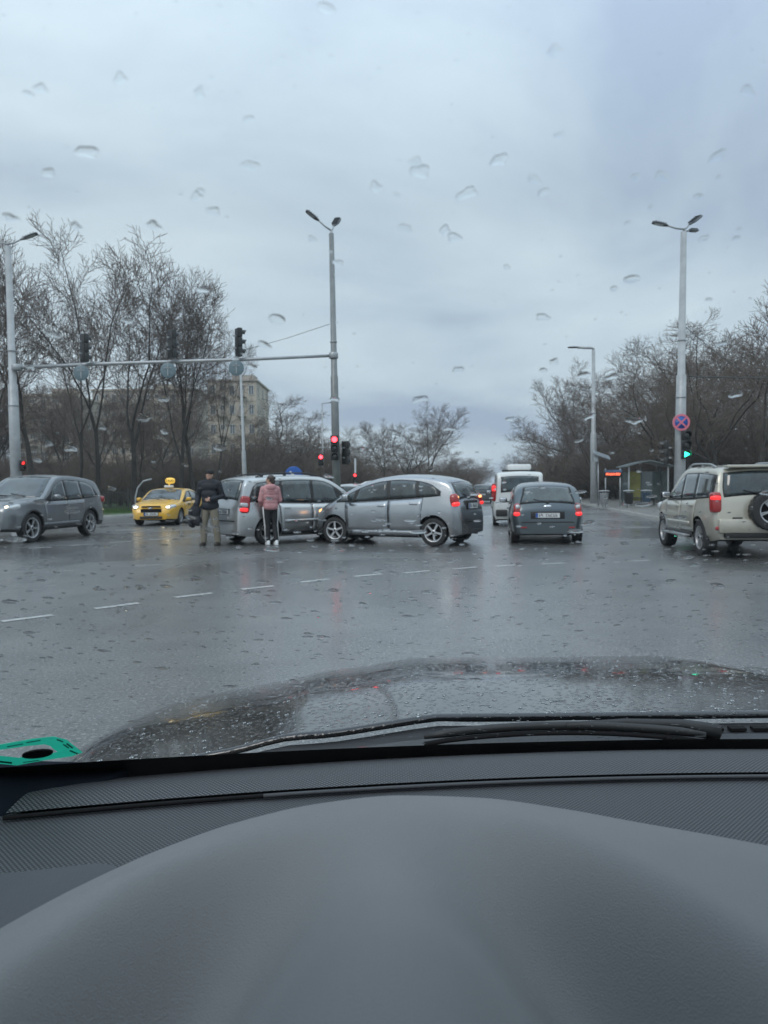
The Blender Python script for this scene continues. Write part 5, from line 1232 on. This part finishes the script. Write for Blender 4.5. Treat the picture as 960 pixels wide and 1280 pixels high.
def bon_z(x, y):
    xr_ = abs(x - .37); k = max(0, xr_ - .33); z = zcen(y) - .175 * max(0, xr_ - .30) ** 1.05
    z -= 1.1 * max(0, xr_ - .86) ** 1.6
    z += .007 * math.exp(-((xr_ - .52) / .05) ** 2) * (1 - sm((y - 1.7) / .5))      # the crease along each side
    return z
b = bmesh.new(); grid(b, lambda u, v: (lambda x, y: Vector((x, y, bon_z(x, y))))(-.60 + 1.94 * u, (1.055 + .02 * ((-.60 + 1.94 * u - .37) / .95) ** 2) + (2.29 - 1.055 - .30 * (abs(-.60 + 1.94 * u - .37) / .97) ** 3) * v), 70, 60, 0, (0, .004, -.008))
bonnet = part('bonnet', b, P_own)
# beads of water standing on the bonnet
M_water = bpy.data.materials.new('water_drop'); M_water.use_nodes = True
wb = M_water.node_tree.nodes['Principled BSDF']; wb.inputs['Transmission Weight'].default_value = 1; wb.inputs['Roughness'].default_value = 0; wb.inputs['IOR'].default_value = 1.333; wb.inputs['Base Color'].default_value = (.97, .985, .99, 1)
def bead(vs, fs, c, ax, ay, nrm, r, h, asp=1.0, n=8, rings=((1, 0), (.9, .45), (.55, .85)), close=True):
    k0 = len(vs)
    for rr_, hh in rings:
        for i in range(n):
            a = 2 * PI * i / n; vs.append(tuple(c + ax * math.cos(a) * r * rr_ * asp + ay * math.sin(a) * r * rr_ + nrm * h * hh))
    vs.append(tuple(c + nrm * h)); top = len(vs) - 1
    for j in range(len(rings) - 1):
        for i in range(n): fs.append((k0 + j * n + i, k0 + j * n + (i + 1) % n, k0 + (j + 1) * n + (i + 1) % n, k0 + (j + 1) * n + i))
    for i in range(n): fs.append((k0 + (len(rings) - 1) * n + i, k0 + (len(rings) - 1) * n + (i + 1) % n, top))
    if close: fs.append(tuple(k0 + i for i in range(n))[::-1])
rb = random.Random(9); vs, fs = [], []
for _ in range(3000):
    y = 1.07 + 1.1 * rb.random() ** 1.2; x = rb.uniform(-.48, 1.22); r_ = .0009 + .0026 * rb.random() ** 3; z = bon_z(x, y)
    nn = Vector((-(bon_z(x + .01, y) - bon_z(x - .01, y)) / .02, -(bon_z(x, y + .01) - bon_z(x, y - .01)) / .02, 1)).normalized(); ax_ = Vector((1, 0, 0)) - nn * nn.x; ax_.normalize()
    bead(vs, fs, Vector((x, y, z)) + nn * .0004, ax_, nn.cross(ax_), nn, r_, r_ * .42, rb.uniform(.8, 1.5), 8)
me = bpy.data.meshes.new('bonnet_water_beads'); me.from_pydata(vs, [], fs); me.materials.append(M_water)
for pl in me.polygons: pl.use_smooth = True
wbo = bpy.data.objects.new('bonnet_water_beads', me); C.objects.link(wbo); wbo.parent = bonnet; wbo.matrix_parent_inverse = Matrix.Translation((0, 0, 0)); wbo['kind'] = 'stuff'
# windscreen: base line curved in plan, raked back over the camera
def wbase(x): q = (x - .37); return Vector((x, .93 - .28 * q * q, 1.026 + .045 * q * q))
WD = Vector((0, -.81, .585)).normalized(); WN = Vector((0, .585, .81)).normalized()
def wpt(x, l): return wbase(x) + WD * l
def glass_hit(px, py):
    r = ray(px, py); x = 0.0; t = .6
    for _ in range(30):
        # plane through base(x) with normal WN
        t = (wbase(x) - Vector((0, 0, CAM_H))).dot(WN) / r.dot(WN); x = r.x * t
    return Vector((r.x * t, r.y * t, CAM_H + r.z * t))
M_clearglass = bpy.data.materials.new('windscreen_clear_glass'); M_clearglass.use_nodes = True
g_ = M_clearglass.node_tree; g_.nodes.clear(); go = g_.nodes.new('ShaderNodeOutputMaterial'); gt = g_.nodes.new('ShaderNodeBsdfTransparent'); gt.inputs[0].default_value = (1, 1, 1, 1); g_.links.new(gt.outputs[0], go.inputs[0])
b = bmesh.new(); grid(b, lambda u, v: wpt(-.42 + 1.58 * u, .90 * v) - WN * .0, 24, 8)
wsn = part('windscreen', b, M_clearglass)
b = bmesh.new(); grid(b, lambda u, v: wpt(-.42 + 1.58 * u, -.045 + (.058 + .05 * max(0, .37 - (-.42 + 1.58 * u)) ** 2) * v) - WN * .004, 40, 3); part('black_glass_edge', b, M_dark, wsn); b = bmesh.new(); grid(b, lambda u, v: wpt(-.45 + 1.64 * u, 0.88 + .06 * v) - WN * .004, 20, 2)
part('black_glass_edge', b, M_dark, wsn)
# raindrops on the outer face: a few hundred single ones, the finest joined
def drop_mesh(k):
    vs, fs = [], []; bead(vs, fs, Vector((0, 0, 0)), Vector((1, 0, 0)), Vector((0, 1, 0)), Vector((0, 0, 1)), 1, .42, 1, 22, ((1, 0), (.985, .12), (.92, .38), (.78, .64), (.55, .84), (.28, .96)))
    q = random.Random(k * 17 + 3); a = [(q.uniform(.03, .17) * (k > 0), q.uniform(0, 6.28)) for _ in range(3)]
    def wob(x, y, z):
        th = math.atan2(y, x); f = 1 + sum(m * math.cos((n + 2) * th + ph) for n, (m, ph) in enumerate(a)); tail = 1 + (.5 if k in (3, 4) else 0) * max(0, -y)
        return (x * f, y * f * tail, z)
    me = bpy.data.meshes.new('raindrop'); me.from_pydata([wob(*v) for v in vs], [], fs); me.materials.append(M_water)
    for pl in me.polygons: pl.use_smooth = len(pl.vertices) < 6
    return me
dms = [drop_mesh(k) for k in range(6)]; rd = random.Random(31)
Rg = Matrix((Vector((1, 0, 0)), WN.cross(Vector((1, 0, 0))), WN)).transposed().to_4x4()
def put_drop(p, r, asp, rot, hh_=.9, k=6):
    o = bpy.data.objects.new('raindrop', rd.choice(dms[:k])); C.objects.link(o); o.parent = wsn; o.matrix_parent_inverse = Matrix.Translation((0, 0, 0))
    o.matrix_local = Matrix.Translation(p + WN * .0006) @ Rg @ Matrix.Rotation(rot, 4, 'Z') @ Matrix.Diagonal((r * asp, r, r * hh_, 1))
# drops seen against the sky and the trees (photograph's columns and rows), and random ones below
seen = [(150, 100, 13), (525, 216, 19), (584, 243, 15), (470, 236, 12), (506, 287, 13), (668, 226, 11), (568, 298, 13), (790, 350, 12), (828, 222, 11), (346, 400, 17), (330, 432, 11), (573, 463, 11), (525, 500, 13), (50, 112, 11), (408, 12, 12), (694, 66, 10), (935, 115, 10),
        (638, 525, 9), (563, 537, 9), (792, 527, 12), (730, 470, 13), (765, 472, 11), (920, 494, 12), (180, 524, 11), (275, 561, 10), (205, 500, 9), (160, 402, 10), (88, 562, 11), (60, 556, 9), (140, 612, 8), (390, 300, 9), (192, 284, 10), (95, 285, 9), (60, 218, 10), (418, 500, 9), (250, 240, 8), (700, 170, 8), (880, 300, 8), (310, 150, 8)]
for px, py, w_px in seen:
    p = glass_hit(px, py); dist = (p - Vector((0, 0, CAM_H))).length; put_drop(p, w_px * .46 * dist / F, rd.uniform(1.2, 1.9), rd.uniform(-.4, .4), rd.uniform(.3, .6))
for _ in range(40):
    px, py = rd.uniform(0, 960), rd.uniform(80, 600); p = glass_hit(px, py); put_drop(p, rd.uniform(.0008, .0021), rd.uniform(1.0, 2.0), rd.uniform(-.5, .5), rd.uniform(.3, .7))
cnt = 0
while cnt < 222:
    px, py = rd.uniform(-10, 970), 610 + 320 * rd.random() ** .8
    if py > 930: continue
    p = glass_hit(px, py); r_ = rd.choice((.0009, .0012, .0015, .0015, .0020, .0026)) * rd.uniform(.8, 1.15); put_drop(p, r_ * 1.05, rd.uniform(1.2, 2.6), rd.uniform(-.1, .1), rd.choice((.35, .4, .5, .6)), 2); cnt += 1
vs, fs = [], []; e1, e2 = Vector((1, 0, 0)), WN.cross(Vector((1, 0, 0)))
for _ in range(1500):
    px = rd.uniform(-20, 980); py = rd.choice((rd.uniform(0, 935), rd.uniform(600, 935), rd.uniform(760, 935))); p = glass_hit(px, py)
    r_ = rd.uniform(.0004, .0011) * (1 if py > 560 else .5); bead(vs, fs, p + WN * .0006, e1, e2, WN, r_, r_ * .2, rd.uniform(1, 1.9), 10)
for _ in range(650):
    p = glass_hit(rd.uniform(-20, 980), rd.uniform(650, 925)); r_ = rd.uniform(.0007, .0014); bead(vs, fs, p + WN * .0006, e1, e2, WN, r_, r_ * .16, rd.uniform(1.2, 2.6), 12, ((1, 0), (.97, .2), (.8, .6), (.5, .88)))
me = bpy.data.meshes.new('fine_raindrops'); me.from_pydata(vs, [], fs); me.materials.append(M_water)
fo = bpy.data.objects.new('fine_raindrops', me); C.objects.link(fo); fo.parent = wsn; fo.matrix_parent_inverse = Matrix.Translation((0, 0, 0)); fo['kind'] = 'stuff'
# green sticker frame in the lower corner, a dark oval clip in its middle
M_gst = mat('sticker_green', (.03, .62, .42), .4, 0, .3, .25, 60)
_t = M_gst.node_tree; _b = _t.nodes['Principled BSDF']; _o = _t.nodes['Material Output']; _tr = _t.nodes.new('ShaderNodeBsdfTranslucent'); _tr.inputs[0].default_value = (.04, .75, .48, 1)
_mx = _t.nodes.new('ShaderNodeMixShader'); _mx.inputs[0].default_value = .38; _t.links.new(_b.outputs[0], _mx.inputs[1]); _t.links.new(_tr.outputs[0], _mx.inputs[2]); _t.links.new(_mx.outputs[0], _o.inputs['Surface']); M_gst2 = mat('sticker_dark_green', (.005, .13, .085), .5, 0, 0, .2, 60)
outer = [(-34, 934), (0, 927), (40, 920), (68, 917), (84, 921), (95, 930), (104, 937), (90, 942), (60, 946), (22, 953), (0, 951), (-34, 947)]
inner = [(20 + (x - 20) * .88 if x > 20 else x, 936 + (y - 936) * .72) for x, y in [(-22, 936), (4, 932), (36, 926), (62, 923), (70, 926), (75, 932), (80, 936), (70, 939), (50, 942), (24, 946), (4, 943), (-22, 941)]]
def offp(px, py, o): return glass_hit(px, py) - WN * o
b = bmesh.new(); ro = [b.verts.new(offp(*p, .0030)) for p in outer]; ri = [b.verts.new(offp(*p, .0030)) for p in inner]; n_ = len(outer)
ro2 = [b.verts.new(offp(*p, .0026)) for p in outer]
for i in range(n_):
    j = (i + 1) % n_; b.faces.new((ro[i], ro[j], ri[j], ri[i])); b.faces.new((ro[i], ro2[i], ro2[j], ro[j]))
stk = part('windscreen_sticker', b, M_gst, wsn, smooth=False); stk['label'] = 'green rectangular sticker frame in the lower left corner of the windscreen'
b = bmesh.new()
for (x0, y0, x1, y1, w_) in ((84, 925, 92, 931, 2.0), (80, 926, 87, 931, 1.6), (88, 934, 98, 938, 1.8), (10, 929, 30, 925.5, 1.2), (34, 924, 52, 921, 1.2), (-4, 947, 16, 949.5, 2.2), (30, 949, 50, 946, 1.0), (72, 920, 80, 923, 1.6)):
    d_ = Vector((x1 - x0, y1 - y0)).normalized() * 1.0; n2 = Vector((-d_.y, d_.x)) * w_ / 2
    b.faces.new([b.verts.new(offp(x + sx * n2.x, y + sx * n2.y, .0034)) for x, y, sx in ((x0, y0, 1), (x1, y1, 1), (x1, y1, -1), (x0, y0, -1))])
part('sticker_print', b, M_gst2, wsn, smooth=False)
b = bmesh.new(); c0 = offp(48, 938, .004); el = [offp(48 + 19.5 * math.cos(a) , 938 - 2.2 * math.cos(a) + 5 * math.sin(a), .004) for a in [2 * PI * k / 24 for k in range(24)]]
top_ = [b.verts.new(p) for p in el]; bot_ = [b.verts.new(p + WN * .0014) for p in el]; b.faces.new(top_); b.faces.new(bot_[::-1])
for i in range(24): b.faces.new((top_[i], bot_[i], bot_[(i + 1) % 24], top_[(i + 1) % 24]))
part('oval_clip', b, M_dark, wsn, smooth=False)
# scuttle below the glass, wiper
M_scut = mat('scuttle_plastic_wet', (.016, .017, .019), .45, 0, .15, .2, 12, bump=.15, bscale=60)
def scut(u, v):
    x = -.50 + 1.76 * u; p = wbase(x) + Vector((0, .002, -.004)); q = Vector((x, 1.052 + .02 * ((x - .37) / .95) ** 2, bon_z(x, 1.06) - .012))
    r = p.lerp(q, v); r.z += -.010 * math.sin(PI * min(1, v * 1.0)) + .004 * math.exp(-((v - .62) / .06) ** 2); return r
b = bmesh.new(); grid(b, scut, 50, 14); part('scuttle_panel', b, M_scut)
b = bmesh.new()
for k in range(30):
    p = scut(.42 + k * .018, .80); box(b, p + Vector((0, 0, .003)), (.022, .012, .004))
part('scuttle_grille', b, M_dark)
b = bmesh.new(); w0, w1 = Vector((.05, .972, 1.018)), Vector((.42, .962, 1.020))
pts = [w0.lerp(w1, k / 12) + Vector((0, .012 * math.sin(PI * k / 12), .010 * math.sin(PI * k / 12) ** .7)) for k in range(13)]
tube(b, pts, [.003] + [.006] * 11 + [.004], 8); wip = part('wiper', b, M_black)
b = bmesh.new(); tube(b, [(.24, .975, 1.030), (.32, .985, 1.030), (.40, .992, 1.024), (.45, .995, 1.012)], [.005, .006, .008, .012], 8); part('wiper_arm', b, M_black, wip)
b = bmesh.new(); tube(b, [p + Vector((0, -.006, -.008)) for p in pts], .0035, 5); part('wiper_rubber', b, M_dark, wip)
# dashboard
def dots(name, scale, a, bcol, sx=1.0):
    m = mat(name, a, .55, 0, 0, .15, 8); t = m.node_tree; bs = t.nodes['Principled BSDF']; rp = [x for x in t.nodes if x.bl_idname == 'ShaderNodeValToRGB'][0]
    c_ = t.nodes.new('ShaderNodeTexCoord'); mp = t.nodes.new('ShaderNodeMapping'); mp.inputs['Rotation'].default_value = (0, 0, R(45)); mp.inputs['Scale'].default_value = (1, 1, 0)
    v = t.nodes.new('ShaderNodeTexVoronoi'); v.inputs['Scale'].default_value = scale; v.inputs['Randomness'].default_value = 0
    t.links.new(c_.outputs['Object'], mp.inputs[0]); t.links.new(mp.outputs[0], v.inputs['Vector'])
    mr = t.nodes.new('ShaderNodeMapRange'); t.links.new(v.outputs['Distance'], mr.inputs[0]); mr.inputs[1].default_value = .28; mr.inputs[2].default_value = .42; mr.inputs[3].default_value = 1; mr.inputs[4].default_value = 0
    mx_ = t.nodes.new('ShaderNodeMix'); mx_.data_type = 'RGBA'; t.links.new(mr.outputs[0], mx_.inputs[0]); t.links.new(rp.outputs[0], mx_.inputs[6]); mx_.inputs[7].default_value = bcol + (1,); t.links.new(mx_.outputs[2], bs.inputs['Base Color'])
    bp = t.nodes.new('ShaderNodeBump'); bp.inputs['Strength'].default_value = .5; bp.inputs['Distance'].default_value = .0008; t.links.new(mr.outputs[0], bp.inputs['Height']); t.links.new(bp.outputs[0], bs.inputs['Normal'])
    return m
M_mesh = dots('dash_dotted_fabric', 270, (.005, .0055, .007), (.13, .135, .145)); M_mesh2 = dots('dash_grained_fabric', 300, (.016, .017, .019), (.105, .11, .12))
M_cowl = mat('instrument_cowl_grey', (.195, .198, .200), .62, 0, 0, .05, 5, bump=.25, bscale=900, spec=.35)
M_trim = mat('dash_trim_grey', (.075, .08, .088), .6, 0, 0, .06, 5, bump=.25, bscale=900, spec=.4)
M_navy = mat('pillar_trim_dark', (.010, .013, .019), .9, 0, 0, .1, 5, spec=.08)
def Xe(x): return wbase(x) + Vector((0, -.014, -.008))
def dash_up(u, v):          # rear strip under the glass
    x = -.36 + 1.56 * u; p = Xe(x); q = Vector((x, .795 - .20 * (x - .37) ** 2, 1.036 + .02 * (x - .37) ** 2)); r = p.lerp(q, v); r.z += .004 * math.sin(PI * v); return r
b = bmesh.new(); grid(b, dash_up, 60, 10); part('dashboard_rear_strip', b, M_mesh)
def dash_lo(u, v):
    x = -.44 + 1.66 * u; p = Vector((x, .82 - .20 * (x - .37) ** 2, 1.029 + .02 * (x - .37) ** 2)); q = Vector((x, .18, 1.005)); r = p.lerp(q, v)
    r.z += .010 * math.sin(PI * min(1, v * 1.6)) ; return r
b = bmesh.new(); grid(b, dash_lo, 60, 24, 0, (0, 0, -.1)); dash = part('dashboard', b, M_mesh2)
b = bmesh.new(); tube(b, [Vector((x, .787 - .20 * (x - .37) ** 2, 1.0345 + .02 * (x - .37) ** 2)) for x in [-.125 + 1.3 * k / 40 for k in range(41)]], .0020, 6); part('dash_seam_bead', b, M_trim)
b = bmesh.new(); tube(b, [Vector((x, .789 - .20 * (x - .37) ** 2, 1.0335 + .02 * (x - .37) ** 2)) for x in [-.36 + 1.54 * k / 40 for k in range(41)]], .0022, 6); part('dash_seam_shadow_gap', b, M_dark)
# end cap plate at the far left
def onz(px, py, z): return at(px, py, z)
b = bmesh.new(); outl = [(-60, 1098), (0, 1092), (60, 1086), (120, 1079), (138, 1078), (147, 1080), (151, 1085), (140, 1092), (60, 1135), (0, 1166), (-60, 1200)]
tp = [b.verts.new(onz(x, y, 1.046)) for x, y in outl]; lw = [b.verts.new(onz(x, y, 1.046) - Vector((0, 0, .03))) for x, y in outl]; b.faces.new(tp)
for i in range(len(tp)): j = (i + 1) % len(tp); b.faces.new((tp[i], tp[j], lw[j], lw[i]))
bmesh.ops.bevel(b, geom=[ed for ed in b.edges if all(v in tp for v in ed.verts)], offset=.003, segments=2, affect='EDGES')
part('dash_end_plate', b, M_trim)
# pillar base and pillar
P1, P2, P3 = ray(165, 955), ray(-20, 1052), ray(-20, 950)
def rp3(px, py, d): v = ray(px, py); t = d / v.y; return Vector((v.x * t, d, CAM_H + v.z * t))
b = bmesh.new(); A1, A2, A3, A4 = rp3(160, 962, .80), rp3(-10, 1052, .67), rp3(-120, 1000, .62), rp3(-40, 947, .78)
def pb(u, v): p = A1.lerp(A2, u); q = rp3(110, 953, .825).lerp(rp3(-160, 945, .72), u); r = p.lerp(q, v); r.z += .010 * math.sin(PI * v) * u; return r
grid(b, pb, 12, 8, 0, (0, .01, -.03)); part('pillar_base_trim', b, M_navy)
b = bmesh.new(); tube(b, [(-.44, .76, 1.04), (-.47, .70, 1.10), (-.56, .40, 1.36), (-.62, .10, 1.58), (-.62, -.3, 1.64)], [.04, .045, .045, .045, .04], 10); part('windscreen_pillar', b, M_navy)
b = bmesh.new(); tube(b, [(1.20, .76, 1.04), (1.23, .70, 1.10), (1.30, .40, 1.36), (1.35, .10, 1.58), (1.35, -.3, 1.64)], [.04, .045, .045, .045, .04], 10); part('windscreen_pillar', b, M_navy)
# instrument cowl: a broad hood whose far rim is an arch
rim_px = pchip([(-420, 1500), (-300, 1385), (-200, 1298), (-100, 1222), (0, 1160), (100, 1106), (200, 1061), (300, 1026), (400, 1003.5), (500, 993.5), (600, 996.5), (700, 1009.5), (800, 1027.5), (900, 1045), (1000, 1064), (1150, 1096), (1350, 1140)])
def cowl(u, v):
    px = -400 + 1700 * u; q = (px - 520) / 520
    zE = 1.105 - .018 * q * q * (1 if px < 520 else .6); zE = max(zE, 1.05)
    E = at(px, rim_px(px), zE); yb = .06
    # rounded lip, then the broad top running back towards the wheel
    if v < .12:
        a = v / .12; return E + Vector((0, .012 * math.sin(PI * a) * 0 + .010 * (1 - a) * -0, -.05 * (1 - a) ** 1.5)) + Vector((0, .012 * (1 - a), 0))
    s_ = (v - .12) / .88; B = Vector((E.x * (1 - .35 * s_) + .02 * 0, yb, zE)); p = E.lerp(B, s_)
    lip = sm(s_ / .10); p.z += .006 * lip
    # a rim, a flank that falls towards the driver, then the rounded crown in the middle
    rr_ = math.sqrt((p.x / .20) ** 2 + ((p.y - .20) / .31) ** 2)
    p.z -= .115 * (.10 + .90 * (1 - math.exp(-(p.x / .10) ** 2))) * sm((1.20 - rr_) / .40)
    p.z += .062 * sm((.94 - rr_) / .75)
    return p
b = bmesh.new(); grid(b, cowl, 110, 90); part('instrument_cowl', b, M_cowl, sharp=80)
# roof lining, doors and seat backs: they shade the cabin
b = bmesh.new()
def rf(u, v): return Vector((-.62 + 1.98 * u, (.21 - .28 * ((-.62 + 1.98 * u) - .37) ** 2) - 2.4 * v, 1.535 + .03 * math.sin(PI * u) + .09 * sm(v * 4)))
grid(b, rf, 14, 14, 0, (0, 0, .03)); part('roof_lining', b, mat('roof_lining_grey', (.12, .12, .12), .9))
for x in (-.66, 1.40):
    b = bmesh.new(); box(b, (x, -.55, .62), (.06, 2.5, .86), bevel=.02); part('door_trim', b, M_navy)
for x in (.0, .74):
    b = bmesh.new(); blob(b, (x, -.62, .80), (.26, .10, .36), 3.2, Matrix.Rotation(R(12), 3, 'X')); part('seat_back', b, M_black)
b = bmesh.new(); box(b, (.37, -1.7, .75), (1.9, .12, .9), bevel=.04); part('rear_seat', b, M_black)
b = bmesh.new(); box(b, (.37, -.7, .27), (1.9, 2.6, .08)); part('cabin_floor', b, M_black)

# ------------------------------------------------------------------ the damp air
b = bmesh.new(); box(b, (0, 170, 22), (520, 460, 46.6)); hz = obj('haze', b, None, smooth=False); hz.data.materials.clear()
hm = bpy.data.materials.new('haze_air'); hm.use_nodes = True; ht = hm.node_tree; ht.nodes.clear()
ho_ = ht.nodes.new('ShaderNodeOutputMaterial'); hv = ht.nodes.new('ShaderNodeVolumePrincipled'); hv.inputs['Color'].default_value = (.86, .92, .97, 1); hv.inputs['Density'].default_value = .0008; hv.inputs['Anisotropy'].default_value = .3
ht.links.new(hv.outputs[0], ho_.inputs['Volume']); hz.data.materials.append(hm); hz['kind'] = 'stuff'; hz['label'] = 'damp grey air over the junction'
